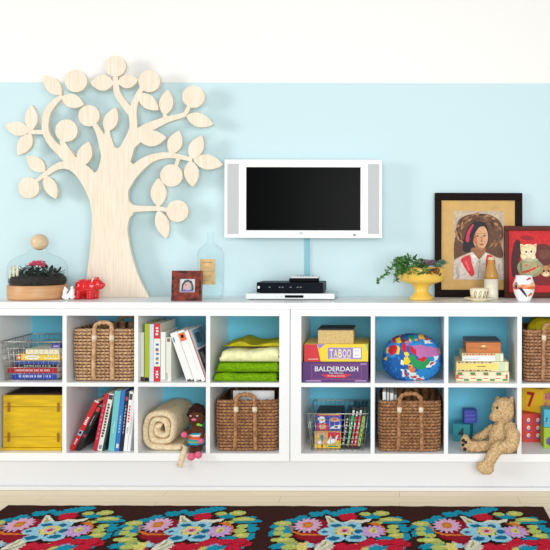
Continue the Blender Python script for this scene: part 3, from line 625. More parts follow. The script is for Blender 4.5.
# --- stoneware bottle, cup, saucer, vase
YL = 0.245; cx = X(491.2,YL); u = L(1,YL); bz_ = lambda py: zt+L(298.6-py,YL)
t = thing('stoneware_bottle', (cx, YL, zt), 'stoneware bottle with tan shoulders and cream body behind the teacup', 'bottle')
tan = M('tan glaze', (190, 140, 66), .3, coat=.2); crm = M('cream glaze', (232, 224, 204), .35, var=.04, vscale=30)
MB().lathe(cx, YL, [(6.6*u, zt), (7.1*u, zt+.004), (7.1*u, bz_(278.5))], 32).build('body', crm, t, label='cream lower body')
MB().lathe(cx, YL, [(7.12*u, bz_(278.5)), (6.9*u, bz_(275)), (5.4*u, bz_(269)), (3.7*u, bz_(264)), (3.1*u, bz_(259.6)), (2.6*u,bz_(259)),(2.2*u, bz_(264))], 32).build('shoulder', tan, t, label='tan glazed shoulder')
MB().lathe(cx, YL, [(3.1*u, bz_(259.8)), (3.4*u, bz_(259)), (3.4*u, bz_(257.4)), (2.9*u, bz_(256.6)), (2.0*u, bz_(256.8)), (1.9*u, bz_(262)), (0.001, bz_(262))], 28).build('lip', M('pale tan glaze', (220,196,150), .3), t)
YM = 0.115; cx = X(479.6,YM); u = L(1,YM)
t = thing('saucer', (cx, YM, zt), 'cream saucer lying under the teacup on the worktop', 'saucer')
pc_ = M('cream china', (240, 230, 200), .25)
MB().lathe(cx, YM, [(8*u, zt), (8.4*u, zt+.003), (15.4*u, zt+.0135), (15.8*u, zt+.0155), (15*u, zt+.0165), (8.5*u, zt+.0065), (.001, zt+.0055)], 40).build('dish', pc_, t)
zc_ = zt+.0075
t = thing('teacup', (cx, YM, zc_), 'cream teacup painted with dark leaf outlines standing on the saucer', 'teacup')
pr = [(5.2*u, zc_), (6.2*u, zc_+.003), (8.2*u, zc_+.012), (9.3*u, zc_+.026), (9.7*u, zc_+L(11,YM)), (9.3*u, zc_+L(11,YM)), (8.8*u, zc_+.026), (6*u, zc_+.008), (.001, zc_+.006)]
MB().lathe(cx, YM, pr, 40).build('bowl', pc_, t)
m = MB()
for k, a0 in enumerate((-2.15, -1.62, -1.1, -.7)):
    pts = []
    for q in range(16):
        s_ = 2*math.pi*q/16; a = a0+.10*math.sin(s_)+.07*math.cos(s_); zz = zc_+.027+.016*math.cos(s_); f = (zz-zc_)
        r = 9.35*u+(zz-zc_-.026)/(L(11,YM)-.026)*.4*u if f > .026 else 8.2*u+(f-.012)/.014*1.1*u
        pts.append((cx+(r+.0004)*math.cos(a), YM+(r+.0004)*math.sin(a), zz))
    m.tube(pts, .0012, 6, closed=True)
m.build('leaf_pattern', M('dark brown glaze', (70, 56, 36), .4), t, label='dark leaf outlines')
YN = 0.10; cx = X(524,YN); u = L(1,YN); vz = lambda py: zt+L(299.8-py,YN)
t = thing('vase', (cx, YN, zt), 'small round white vase with orange and blue painted band before the kitten picture', 'vase')
vm = bpy.data.materials.new('painted porcelain'); vm.use_nodes = True; nt = vm.node_tree; b = nt.nodes['Principled BSDF']; b.inputs['Roughness'].default_value = .2
vprof = [(6.2*u, zt), (6.8*u, vz(298.6)), (9.6*u, vz(292)), (11.0*u, vz(286)), (10.8*u, vz(282.5)), (9.2*u, vz(278.5)), (8.4*u, vz(276)), (8.6*u, vz(274)), (8.1*u, vz(273.9)), (7.8*u, vz(276)), (9.6*u, vz(283)), (9.4*u, vz(289)), (5*u, vz(297)), (.001, vz(297.4))]
MB().lathe(cx, YN, vprof, 40).build('body', M('white porcelain', (244,244,242), .25), t)
def vr(z):
    for (r0, z0), (r1, z1) in zip(vprof[:8], vprof[1:8]):
        if z0 <= z <= z1: return r0+(r1-r0)*(z-z0)/(z1-z0)
    return vprof[0][0]
def vpatch(name, a0, a1, p0, p1, mat, skew=0.0, wave=0.0):
    m = MB(); vs = []; fs = []; n, k2 = 24, 8
    for i in range(n+1):
        q = i/n; a = a0+(a1-a0)*q
        taper = math.sin(math.pi*q)**.5 if wave >= 0 else 1
        for j in range(k2+1):
            py = (p0+p1)/2+(p1-p0)*(j/k2-.5)*max(taper,.05)+skew*(q-.5)+abs(wave)*math.sin(q*9); z = min(max(vz(py), zt+.001), vz(274.2)); r = vr(z)+.0006
            vs.append((cx+r*math.cos(a), YN+r*math.sin(a), z))
    for i in range(n):
        for j in range(k2): fs.append((i*(k2+1)+j+1, (i+1)*(k2+1)+j+1, (i+1)*(k2+1)+j, i*(k2+1)+j))
    m.add(vs, fs, 0, True); return m.build(name, mat, t)
og_ = M('orange glaze', (222, 112, 52), .25); bg_ = M('dark blue glaze', (40, 44, 92), .25); yg_ = M('peach glaze', (240, 190, 130), .25)
vpatch('painted_band', -3.3, -.1, 283, 287.5, og_, 0, .7); vpatch('painted_band', -3.0, -1.9, 282, 285, yg_, 1, .4); vpatch('painted_band', -1.5, -.2, 281, 284, yg_, -2, .4)
vpatch('painted_stroke', -2.5, -1.35, 286, 290, bg_, 14, 0); vpatch('painted_stroke', -2.75, -2.35, 280.5, 287, bg_, 2, 0); vpatch('painted_stroke', -1.5, -.8, 276, 278, M('red glaze', (196,66,54), .25), -1.5, .3); vpatch('painted_stroke', -1.3, -.7, 291, 294, og_, -2, .3)
# ================================================================== BASKETS
def basket(px0, px1, rim_py, Y, depth, zbase, floor_py, cols, hpx, arch_py, tie_py, label, name_group=None, r=.0095, rnd=0, splay=0.0):
    x0, x1 = X(px0, Y), X(px1, Y); h = L(floor_py-rim_py, Y); cx = (x0+x1)/2; wd, dp = x1-x0, depth
    t = thing('seagrass_basket', (cx, Y+dp/2, zbase), label, 'basket', name_group)
    mt = M('seagrass '+str(cols), cols[0], .75, c2=cols[1], vscale=60, bump=.5, bscale=500, detail=2)
    rad = .035; su_t = .0215; rowh = .0150
    segs = []; hw, hd = wd/2, dp/2
    loop = []
    def corner(cxx, cyy, a0):
        for k in range(9): a = a0+math.pi/2*k/8; loop.append((cxx+rad*math.cos(a), cyy+rad*math.sin(a)))
    corner(hw-rad, -hd+rad, -math.pi/2); corner(hw-rad, hd-rad, 0); corner(-hw+rad, hd-rad, math.pi/2); corner(-hw+rad, -hd+rad, math.pi)
    P = [Vector((a, b_)) for a, b_ in loop]; P.append(P[0]); D = [0]
    for i in range(1, len(P)): D.append(D[-1]+(P[i]-P[i-1]).length)
    tot = D[-1]; ns = int(tot/su_t); ns += ns % 2; SUB = 6; N = ns*SUB; rows = max(8, int(h/rowh)); RS = 6
    base = []; j = 0
    for i in range(N):
        d = tot*i/N
        while D[j+1] < d: j += 1
        q = (d-D[j])/(D[j+1]-D[j]); p = P[j].lerp(P[j+1], q); tg = (P[j+1]-P[j]).normalized(); base.append((p, Vector((tg.y, -tg.x))))
    vs = []; fs = []; hts = []; amp = .0095; nr = rows*RS
    for jj in range(nr+1):
        v = jj/RS; k = int(min(v, rows-1e-6)); fv = v-k; sg = 1 if k % 2 else -1; z = zbase+.002+(h-.002)*jj/nr
        prof = max(0, 1-(2*fv-1)**2)**.5
        for i in range(N):
            u = i/SUB+sg*(fv-.5)*.8; fu = u-math.floor(u); hsh = (math.sin(math.floor(u)*12.9898+k*78.233+rnd)*43758.5453) % 1.0
            b_ = amp*(max(prof,0)**.6*max(math.sin(math.pi*fu),0)**.55)*(.8+.2*hsh)-amp
            bulge = .006*math.sin(math.pi*jj/nr)+.004*mnoise.noise(Vector((i/N*9+rnd, jj/nr*2, 0)))-.004
            p, nn = base[i]; q = p+nn*(b_+min(bulge, 0.0)); s_ = 1-.02*(1-jj/nr)
            hts.append(b_/amp); vs.append((cx+q.x*s_, Y+hd+q.y*s_, z+(.0025*math.sin(i*.5) if jj == nr else 0)))
    for jj in range(nr):
        for i in range(N): fs.append((jj*N+i, jj*N+(i+1)%N, (jj+1)*N+(i+1)%N, (jj+1)*N+i))
    b0 = len(vs)
    for i in range(N): p, nn = base[i]; q = p-nn*.012; vs.append((cx+q.x, Y+hd+q.y, zbase+h))
    for i in range(N): p, nn = base[i]; q = p-nn*.012; vs.append((cx+q.x*.97, Y+hd+q.y*.97, zbase+.008))
    for i in range(N):
        k = (i+1)%N; fs.append((nr*N+i, nr*N+k, b0+k, b0+i)); fs.append((b0+i, b0+k, b0+N+k, b0+N+i))
    fs.append(tuple(b0+N+i for i in range(N))); fs.append(tuple(range(N-1,-1,-1)))
    bm_ = MB().add(vs, fs, 0, True)
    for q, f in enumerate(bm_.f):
        if q < nr*N and sum(hts[j] for j in f)/4 < -.60: bm_.m[q] = 1  # recessed weave faces go dark brown: gap shade put into the colour
    bm_.build('body', [mt, M('gap shade brown', (92, 60, 38), .85)], t)
    hx0, hx1 = X(hpx[0], Y), X(hpx[1], Y); zr = zbase+h; za = zbase+L(floor_py-arch_py, Y)-r
    for yy, nm in ((Y-.003, 'front'), (Y+dp+.003, 'back')):
        sgn = -1 if nm == 'front' else 1
        pts = [(hx0-.004, yy, zbase+.014), (hx0-.002, yy+sgn*.001, zbase+h*.5), (hx0, yy, zr-.012), (hx0+.002, yy-sgn*.004, zr+(za-zr)*.35), (hx0+(hx1-hx0)*.2, yy-sgn*.008, zr+(za-zr)*.85), ((hx0+hx1)/2, yy-sgn*.01, za), (hx1-(hx1-hx0)*.2, yy-sgn*.008, zr+(za-zr)*.85), (hx1-.002, yy-sgn*.004, zr+(za-zr)*.35), (hx1, yy, zr-.012), (hx1+.002, yy+sgn*.001, zbase+h*.5), (hx1+.004, yy, zbase+.014)]
        hd_ = MB().tube(cat_rom(pts, 14), r, 18, rope=(.16, 3, 260)).build('handle', mt, t)
        if nm == 'front':
            zt_ = zbase+L(floor_py-tie_py, Y)
            for hx in (hx0, hx1):
                MB().tube([(hx, yy-.001, zt_-.012), (hx, yy-.001, zt_), (hx, yy-.001, zt_+.012)], r*1.22, 14).build('tie', M('cream cord', (226,214,186), .8), hd_, label='cream cord tie')
    return t, cx, zr
TANB = ((222, 184, 142), (184, 140, 98)); BRNB = ((192, 142, 96), (140, 92, 56))
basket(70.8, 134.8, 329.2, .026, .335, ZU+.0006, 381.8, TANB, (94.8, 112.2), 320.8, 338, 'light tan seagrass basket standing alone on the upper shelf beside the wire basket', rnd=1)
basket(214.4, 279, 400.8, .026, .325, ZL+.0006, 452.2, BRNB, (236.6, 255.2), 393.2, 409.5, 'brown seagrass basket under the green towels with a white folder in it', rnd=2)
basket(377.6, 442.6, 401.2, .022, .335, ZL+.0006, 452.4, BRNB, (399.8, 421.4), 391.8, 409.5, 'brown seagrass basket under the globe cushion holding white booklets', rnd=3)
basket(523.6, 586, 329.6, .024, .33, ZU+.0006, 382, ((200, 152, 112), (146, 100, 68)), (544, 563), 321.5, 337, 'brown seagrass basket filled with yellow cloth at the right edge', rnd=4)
# papers standing in the baskets
Yp = .15; zb = ZL+.0125
m = MB(); 
o = MB().box(X(233.5,.12), X(274.6,.12), .12, .132, zb, ZL+L(453-397.0,.12)).build('folder', M('white card', (238,240,242), .6)); tag(o, 'white folder standing in the brown basket under the green towels', 'folder')
for k, (a, c) in enumerate(((383, 3.2), (387, 2.6), (390.4, 3.4), (394.6, 2.4))):
    m = MB(); yb = .05+.004*k; x0 = X(a, yb); m.box(x0, x0+L(c,yb), yb, yb+.2, zb, ZL+L(453-(393.8+.9*k+(1.2 if k==3 else 0)), yb))
    o = m.build('booklet', M(('booklet white','booklet pale grey','booklet off white','booklet grey blue')[k], ((236,236,234),(206,210,212),(240,238,230),(190,200,206))[k], .6), bevel=.0008)
    tag(o, ('white booklet, leftmost of the four standing in the basket under the globe', 'pale grey booklet, second from left in the basket under the globe', 'off white booklet, third from left in the basket under the globe', 'grey blue booklet, rightmost and lowest of four in the basket under the globe')[k], 'booklet', 'booklets in the basket under the globe')

# ================================================================== SOFT THINGS
def cloth_pile(name, x0, x1, y0, y1, z0, z1, mt, seed, layers=1, wave=.006, top=None, nx=46, ny=30):
    """a folded cloth: rounded rolled front edge, soft uneven top"""
    m = MB(); prof = []; h = z1-z0; n = 12
    vs = []; fs = []; rows = []
    # cross-section loop in y,z: bottom back -> bottom front -> rounded front -> top -> back
    sec = [(1, 0), (.5, 0)]
    rf = min(h*.5, .03)
    for k in range(9): a = -math.pi/2-math.pi*k/8; sec.append(('f', rf*(1+math.cos(a)), math.sin(a)))
    for k in range(1, 13): sec.append((k/12*1.0, 1))
    S = len(sec)
    for i in range(nx+1):
        u = i/nx; x = x0+(x1-x0)*u; ends = min(1, min(u, 1-u)/.045); ends = math.sin(ends*math.pi/2)**.6 if ends < 1 else 1
        for q in sec:
            if q[0] == 'f': y = y0+rf-rf+q[1]*1.0; zz = .5+.5*q[2]
            else: y = y0+rf+(y1-y0-rf)*q[0]; zz = q[1]
            tz = top(u, (y-y0)/(y1-y0)) if top else 0
            zc_ = h*zz*1.0
            wv = wave*mnoise.noise(Vector((x*16+seed, y*14, zz*2+seed)))
            z = z0+(zc_+(tz+wv)*zz)*(.35+.65*ends if zz > .5 else 1)+ (h*.5-zc_)*.0
            y2 = y+(.006*mnoise.noise(Vector((x*22, zz*3, seed))) if zz > .05 else 0)
            vs.append((x+(.004*mnoise.noise(Vector((y*20, zz*4, seed+u)))), y2, max(z, z0)))
    for i in range(nx):
        for k in range(S): fs.append((i*S+k, (i+1)*S+k, (i+1)*S+(k+1)%S, i*S+(k+1)%S))
    fs.append(tuple(range(S-1,-1,-1))); fs.append(tuple(nx*S+k for k in range(S)))
    return m.add(vs, [f[::-1] for f in fs], 0, True)
Y1 = .022
grn = M('green terry', (116, 164, 16), .95, var=.14, vscale=120, bump=1.0, bscale=300, spec=.1)
zz0 = ZU+.0006; h1 = L(8.4, Y1)
o = cloth_pile('t', X(213.8,Y1), X(277.4,Y1), Y1, .33, zz0, zz0+h1, grn, 1).build('towel', grn); tag(o, 'green folded towel at the bottom of the towel pile', 'towel', 'folded towels and cloths on the upper shelf')
zz1 = zz0+h1+.0035; h2 = L(9.4, Y1)
o = cloth_pile('t', X(216.2,Y1), X(278.8,Y1), Y1+.004, .33, zz1, zz1+h2, grn, 5).build('towel', grn); tag(o, 'green folded towel in the middle, directly under the pale yellow cloth', 'towel', 'folded towels and cloths on the upper shelf')
zz2 = zz1+h2+.0035; h3 = L(11.6, Y1)
py_ = M('pale yellow cotton', (234, 234, 182), .9, var=.05, vscale=40, bump=.6, bscale=160, spec=.1)
o = cloth_pile('t', X(219.8,Y1), X(279.2,Y1), Y1+.006, .30, zz2, zz2+h3, py_, 9, wave=.008, top=lambda u, v: .012*u-.006+.004*math.sin(u*9)).build('cloth', py_); tag(o, 'pale yellow folded cloth above the two green towels', 'cloth', 'folded towels and cloths on the upper shelf')
zz3 = zz2+h3+.0125
must = M('mustard cotton', (190, 180, 40), .9, var=.08, vscale=30, bump=.5, bscale=120, spec=.1)
def mtop(u, v): return .024*math.exp(-((u-.3)/.17)**2)+.020*max(0, (u-.5)/.5)-.006
o = cloth_pile('t', X(221.4,.06), X(279,.06)+.0, .095, .34, zz3, zz3+.007, must, 12, wave=.005, top=mtop).build('cloth', must); tag(o, 'mustard yellow rumpled cloth lying on top of the towel pile', 'cloth', 'folded towels and cloths on the upper shelf')
# yellow cloth in the right basket
m = MB(); m.ell((.742, .19, ZU+.205), (.112, .115, .092), 40, 24, 0, None, .1, 11); m.ell((.70, .16, ZU+.215), (.07, .09, .082), 30, 18, 0, None, .12, 14)
o = m.build('cloth', M('yellow green cotton', (204, 190, 36), .9, var=.08, vscale=30, bump=.5, bscale=120, spec=.1)); tag(o, 'yellow cloth heaped in the brown basket at the right edge', 'cloth')
o.modifiers.new('remesh', 'REMESH').mode = 'VOXEL'; o.modifiers['remesh'].voxel_size = .007; o.modifiers['remesh'].use_smooth_shade = True
# --- rolled blanket: spiral swept along the depth
YB2 = .03; u = L(1,YB2); sp = []
cx, cz = X(160.2,YB2), ZL+21.6*u
turns = 2.55; a0 = math.radians(-88)
for k in range(90):
    q = k/89; a = a0-2*math.pi*turns*q; r = (18.9-16.2*q)*u
    sx, sz = math.cos(a), math.sin(a); pw = 4.2; nn = (abs(sx)**pw+abs(sz)**pw)**(-1/pw)
    wob = 1+.05*math.sin(a*2.3+1)*q*2
    sp.append((cx+sx*r*(.62*nn+.38)*.90*wob, cz+sz*r*(.62*nn+.38)*.97*wob))
tail = [(X(181,YB2), ZL+3.4*u), (X(176,YB2), ZL+3.0*u), (X(170,YB2), ZL+2.9*u)]
path = cat_rom(tail+[(a, b_) for a, b_ in sp], 2)
blk_ = M('cream wool blanket', (232, 212, 176), .95, var=.08, vscale=90, bump=1.0, bscale=240, spec=.1)
th = 2.95*u; vs = []; fs = []; NY = 12; K = len(path); sec = []
for i, p in enumerate(path):
    a = path[max(i-1,0)]; b_ = path[min(i+1,K-1)]; d = math.hypot(b_[0]-a[0], b_[1]-a[1]) or 1; nx, nz = -(b_[1]-a[1])/d, (b_[0]-a[0])/d; sec.append((p[0], p[1], nx, nz))
ring_ = []
for j in range(NY+1):
    v = j/NY; y = YB2+.34*v
    e = th*(.55 if j in (0, NY) else 1)
    yy = y-(.0 if j else -.0)
    for (px_, pz_, nx, nz) in sec:
        w1 = .0016*mnoise.noise(Vector((px_*40, y*18, pz_*40)))
        fy = .006*mnoise.noise(Vector((px_*25, pz_*25, 3))) if j == 0 else 0
        vs.append((px_+nx*(e+w1), yy+fy+(0 if j else .003), max(pz_+nz*(e+w1), ZL+.0006))); vs.append((px_-nx*(e+w1), yy+fy+(0 if j else .003), max(pz_-nz*(e+w1), ZL+.0006)))
for j in range(NY):
    for i in range(K-1):
        for s_ in (0, 1):
            a, b_, c, d = (j*K+i)*2+s_, (j*K+i+1)*2+s_, ((j+1)*K+i+1)*2+s_, ((j+1)*K+i)*2+s_; fs.append((a,b_,c,d) if s_ else (d,c,b_,a))
for j in (0, NY):
    for i in range(K-1): q = ((j*K+i)*2, (j*K+i)*2+1, (j*K+i+1)*2+1, (j*K+i+1)*2); fs.append(q if j else q[::-1])
for j in range(NY):
    for i in (0, K-1): q = ((j*K+i)*2, (j*K+i)*2+1, ((j+1)*K+i)*2+1, ((j+1)*K+i)*2); fs.append(q)
t = thing('blanket', (cx, YB2+.17, ZL), 'rolled cream wool blanket with its fringed corner hanging over the shelf edge', 'blanket')
MB().add(vs, fs, 0, True).build('roll', blk_, t)
m = MB()
def strap(pts, w_, th_=.003):
    q = cat_rom(pts, 7); vs = []; fs = []
    for i, p in enumerate(q):
        p = Vector(p); a = Vector(q[max(i-1,0)]); b_ = Vector(q[min(i+1,len(q)-1)]); tg = (b_-a).normalized(); sd = VX-tg*tg.x; sd.normalize(); nn = sd.cross(tg)
        for s1, s2 in ((-1,-1),(1,-1),(1,1),(-1,1)): vs.append(p+sd*s1*w_/2+nn*s2*th_/2)
    for i in range(len(q)-1):
        for k in range(4): fs.append((i*4+k, i*4+(k+1)%4, (i+1)*4+(k+1)%4, (i+1)*4+k))
    fs += [(3,2,1,0), tuple(len(q)*4-4+k for k in range(4))]
    return MB().add(vs, fs, 0, True)
strap([(X(186,.04),.06,ZL+.022), (X(185,.0),.006,ZL+.018), (X(183.5,-.008),-.009,ZL-.004), (X(182,-.01),-.011,ZL-.03), (X(180.5,-.01),-.011,ZL-.056)], .027).build('fringed_corner', blk_, t)
for k in range(9):
    rr = random.Random(k); xx = X(177.2+k*.95,-.01); m = MB()
    m.tube([(xx, -.0125, ZL-.046), (xx+.001*rr.uniform(-1,1), -.0135, ZL-.056), (xx+.004*rr.uniform(-1,1), -.013, ZL-.060-.008*rr.random())], .0011, 6).build('fringe', blk_, t)
strap([(X(183,.05),.05,ZL+.03), (X(184.6,.02),.022,ZL+.026), (X(186,.008),.010,ZL+.014), (X(186,.008),.012,ZL+.007)], .016).build('fringed_corner', blk_, t)
# --- knitted doll
YQ = .055; u = L(1,YQ); q_ = lambda px, py: (X(px,YQ), ZL+L(454-py,YQ)-.004*0)
off = ZL+.0008-(ZL+L(454-455.4,YQ)); 
t = thing('doll', (X(196.5,YQ), YQ, ZL+.0006), 'brown knitted doll in a striped skirt sitting against the rolled cream blanket', 'doll')
kn = M('brown knit', (88, 54, 36), .95, var=.15, vscale=150, bump=.9, bscale=420, spec=.1); hr = M('dark brown yarn', (48, 28, 26), .95, bump=1, bscale=220, spec=.1)
pk = M('pink knit', (232, 108, 142), .95, bump=.8, bscale=420, spec=.1)
def at(px, py, dy=0.0): return Vector((X(px,YQ), YQ+dy, ZL+.0006+L(449.8-py,YQ)))
m = MB(); m.ell(at(197.2,418), (8.4*u, 7*u, 8.2*u), 24, 16); m.ell(at(197.8,436.4), (7.6*u, 6*u, 13.2*u), 24, 16); m.tube([at(197.5,428), at(197.5,423)], 4.4*u, 14)
m.tube([at(193.6,428), at(191,430.5,-.016), at(188.5,432,-.034)], lambda q: (2.7-.5*q)*u, 12); m.tube([at(202,428), at(203.6,432,-.01), at(203.2,437,-.03)], lambda q: (2.7-.5*q)*u, 12)
m.tube([at(194.5,442), at(195.6,444.6,-.03), at(196.4,447.2,-.075)], lambda q: (3.4-.6*q)*u, 14); m.tube([at(200.5,442), at(202,444.4,-.03), at(202.8,446.6,-.072)], lambda q: (3.3-.6*q)*u, 14)
remesh_body(m, 'body', kn, t, .0032)
for p, r in ((at(187,432.4,-.040), 3.2), (at(203,439,-.036), 2.9)): MB().ell(p, (r*u,)*3, 16, 10).build('hand', pk, t, label='pink hand')
for p, r in ((at(196.9,451.2,-.09), 3.8), (at(203.6,449.6,-.088), 3.5)): MB().ell(p, (r*u,)*3, 18, 12).build('foot', pk, t, label='pink round foot')
m = MB(); rr = random.Random(2)
for px, py, r in ((192,410.5,3.6),(196.5,407,4.4),(201,408.6,4),(204,412.5,3.4),(189.8,414.2,3),(198.5,410.5,5),(194,412,4)): m.ell(at(px,py,.006), (r*u, r*u*1.1, r*u*.95), 14, 10, 0, None, .2, 90)
remesh_body(m, 'hair', hr, t, .003)
sk = [M('teal knit', (44,150,176), .95, bump=.8, bscale=420), M('white knit', (230,228,222), .95, bump=.8, bscale=420), M('orange knit', (224,98,52), .95, bump=.8, bscale=420), M('navy knit', (40,70,120), .95, bump=.8, bscale=420), M('green knit', (120,176,92), .95, bump=.8, bscale=420)]
m = MB(); n = 32; rows_ = [(431.4,7.9),(433,8.2),(434.4,8.6),(435.6,8.9),(437.4,9.3),(439,9.7),(440.6,10),(442.2,10.3),(443.8,10.5)]; cols_ = [0,1,2,2,0,4,0,3]
vs = []
for py, r in rows_:
    for k in range(n): a = 2*math.pi*k/n; c = at(197.6,py,-.006*(py-431)/12); vs.append((c.x+min(r*.93,9)*u*math.cos(a), c.y+r*u*.84*math.sin(a), c.z))
for i in range(len(rows_)-1): m.add([], [], 0); [m.f.append((i*n+(k+1)%n, i*n+k, (i+1)*n+k, (i+1)*n+(k+1)%n)) or m.m.append(cols_[i]) or m.s.append(True) for k in range(n)]
m.v = vs; m.build('skirt', sk, t, label='striped teal, white and orange skirt')
MB().ell(at(196.2,417.8,-6.6*u), (2.5*u,1.4*u,1.5*u), 14, 8).build('mouth', pk, t)
for px in (192.8, 199.4): MB().ell(at(px,414.2,-6.5*u), (1.1*u,.9*u,.6*u), 12, 8).build('eye', M('white felt', (222,210,204), .9), t, label='pale eye')
m = MB(); m.ell(at(200.6,422.8,-6.8*u), (2.1*u,1*u,1.5*u), 12, 8); m.ell(at(203,423.6,-6.2*u), (1.6*u,1*u,1.2*u), 12, 8); remesh_body(m, 'scarf', M('green felt', (128,196,62), .9), t, .0018)
# --- globe cushion
YO = .138; cx = X(412.2,YO); u = L(1,YO)
gpal = [((24,92,164),'sea blue'),((46,136,206),'light sea blue'),((226,232,228),'white'),((186,110,168),'mauve'),((196,34,52),'red'),((34,150,84),'green'),((240,206,52),'yellow'),((222,120,60),'orange'),((110,60,40),'brown')]
gm = [M('printed '+n_, c, .75, spec=.3) for c, n_ in gpal]
def pin(p, poly):
    x, y = p; c = False; j = len(poly)-1
    for i in range(len(poly)):
        if (poly[i][1] > y) != (poly[j][1] > y) and x < (poly[j][0]-poly[i][0])*(y-poly[i][1])/(poly[j][1]-poly[i][1])+poly[i][0]: c = not c
        j = i
    return c
land = [(3,[(262,238),(300,232),(338,246),(398,262),(412,285),(408,302),(372,306),(345,300),(318,312),(296,310),(284,290),(272,262)]),(4,[(240,242),(262,246),(280,270),(288,298),(264,286),(250,270)]),(4,[(286,312),(322,302),(338,306),(330,326),(300,330),(288,322)]),
 (5,[(244,292),(270,296),(290,328),(318,332),(344,308),(358,328),(340,350),(322,372),(290,372),(262,352),(246,322)]),(6,[(206,336),(218,302),(232,296),(248,310),(244,344),(226,348)]),(4,[(204,222),(222,232),(232,262),(220,288),(206,262)]),(6,[(214,276),(240,276),(240,296),(216,298)]),
 (4,[(140,248),(172,240),(180,268),(160,296),(140,294),(130,272)]),(6,[(168,212),(192,200),(196,226),(176,232)]),(6,[(176,244),(192,246),(192,288),(174,288)]),(6,[(108,318),(124,308),(124,330),(108,332)]),(6,[(120,262),(134,252),(132,286),(118,290)]),(3,[(226,214),(244,218),(244,240),(230,242)]),(8,[(196,208),(216,204),(222,218),(204,222)]),
 (6,[(292,192),(318,190),(324,206),(300,210)]),(5,[(236,192),(268,190),(272,206),(246,210)]),(4,[(214,384),(228,386),(234,412),(222,424)]),(7,[(240,362),(258,356),(276,370),(272,396),(250,396)]),(4,[(250,414),(284,416),(282,426),(252,426)]),(6,[(236,348),(256,346),(262,362),(246,366)]),(4,[(240,352),(252,350),(256,362),(244,364)]),
 (4,[(352,342),(370,332),(374,342),(356,354)]),(5,[(326,326),(348,316),(352,334),(332,338)]),(6,[(402,266),(412,268),(416,300),(408,300)]),(4,[(270,432),(300,428),(320,440),(280,444)]),(4,[(148,216),(166,208),(172,220),(150,236)])]
white_ = [[(222,372),(250,374),(282,396),(272,420),(240,412),(244,396)],[(200,372),(216,376),(220,420),(208,424)],[(340,340),(372,326),(386,342),(352,366),(330,362)],[(196,330),(208,312),(212,346),(196,346)],[(372,300),(404,304),(396,320),(380,330)],[(268,428),(320,420),(326,444),(268,446)],[(320,212),(352,216),(372,232),(330,232)],[(240,410),(292,408),(300,430),(244,434)]]
NU, NV = 180, 120; vs = []; fs = []; ms = []
zc2 = ZU+.0006; RX, RZ, RYd = 29.3*u, 24.8*u, .126
for i in range(NV+1):
    thv = math.pi*i/NV
    for k in range(NU):
        a = 2*math.pi*k/NU; p = 2.25
        sx, sy, sz = math.sin(thv)*math.cos(a), math.sin(thv)*math.sin(a), math.cos(thv)
        nn = (abs(sx)**p+abs(sy)**p+abs(sz)**p)**(-1/p); x, y, z = sx*nn*RX, sy*nn*RYd, sz*nn*RZ
        if z < 0: x *= 1+.05*math.sin(min(1,-z/RZ)*math.pi)
        z = max(z+.86*RZ, 0)*(1/(1.86))*1.79 if z > -.86*RZ else 0
        wr = .002*mnoise.noise(Vector((x*30, y*30, z*30)))
        vs.append((cx+x*(1+wr*5), YO+y*(1+wr*5), zc2+z))
for i in range(NV):
    for k in range(NU):
        ids = (i*NU+k, (i+1)*NU+k, (i+1)*NU+(k+1)%NU, i*NU+(k+1)%NU); fs.append(ids)
        c = sum((Vector(vs[q]) for q in ids), Vector())/4
        fx = (400+(c.x)*F_PX/(YO+DF)-365)*5.5; fy = (381.4-(c.z-zc2)/u*1.07-300)*5.5
        if c.y > YO: fx = 518-fx+30*mnoise.noise(Vector((0, fy*.02, 1)))
        fx += 7*mnoise.noise(Vector((fx*.06, fy*.06, 0))); fy += 7*mnoise.noise(Vector((fx*.06, fy*.06, 7)))
        mi = 0 if mnoise.noise(Vector((c.x*9, c.z*14, 2)))+(fx-250)/260 < 0 else 1
        for w_ in white_:
            if pin((fx, fy), w_): mi = 2
        for mi_, pl in land:
            if pin((fx, fy), pl): mi = mi_
        if fy < 222 and mi < 2:
            n_ = mnoise.noise(Vector((fx*.05, fy*.07, 5))); mi = 6 if n_ > .32 else 4 if n_ > .18 else 8 if n_ > .1 else mi
        elif mi < 2 and mnoise.noise(Vector((fx*.09, fy*.05, 3))) > .45: mi = 1-mi
        ms.append(mi)
m = MB(); m.add(vs, fs, 0, True); m.m = ms
o = m.build('globe_cushion', gm); tag(o, 'round soft globe cushion printed with a coloured map on the upper shelf', 'cushion')
# ================================================================== GAMES, BOXES, BOOKS
def face(Y): return front(Y)
inkw = M('white ink', (225,228,230), .5)
def zbx(m, pts, s_, base_px, Y, ztop, zbot): pass
# --- purple game
Yg = .020; zb = ZU+.0006; x0, x1 = X(303.0,Yg), X(368.6,Yg); h = L(20.2,Yg); dp = .27
t = thing('board_game', ((x0+x1)/2, Yg+dp/2, zb), 'purple board game box at the bottom under the yellow game box', 'board game', 'board games on the upper shelf')
pur = M('purple card', (84, 36, 112), .4)
MB().box(x0, x1, Yg, Yg+dp, zb, zb+h).build('box', pur, t, bevel=.0015)
m = MB(); fr = front(Yg-.0004); xr = lambda f: x0+(x1-x0)*f; zr = lambda f: zb+h*f; wd = x1-x0
m.text('BALDERDASH', fr, xr(.515), zr(.66), wd*.66, h*.24, 0, 0, .012); m.text('The Hilarious', fr, xr(.51), zr(.46), wd*.22, h*.085, 0, 0)
m.build('lettering', inkw, t, label='white game title')
m = MB(); pts = [(xr(.27), zr(.36)), (xr(.32), zr(.30)), (xr(.36), zr(.22)), (xr(.5), zr(.235)), (xr(.64), zr(.22)), (xr(.7), zr(.32)), (xr(.76), zr(.38)), (xr(.64), zr(.41)), (xr(.5), zr(.37)), (xr(.38), zr(.40))]
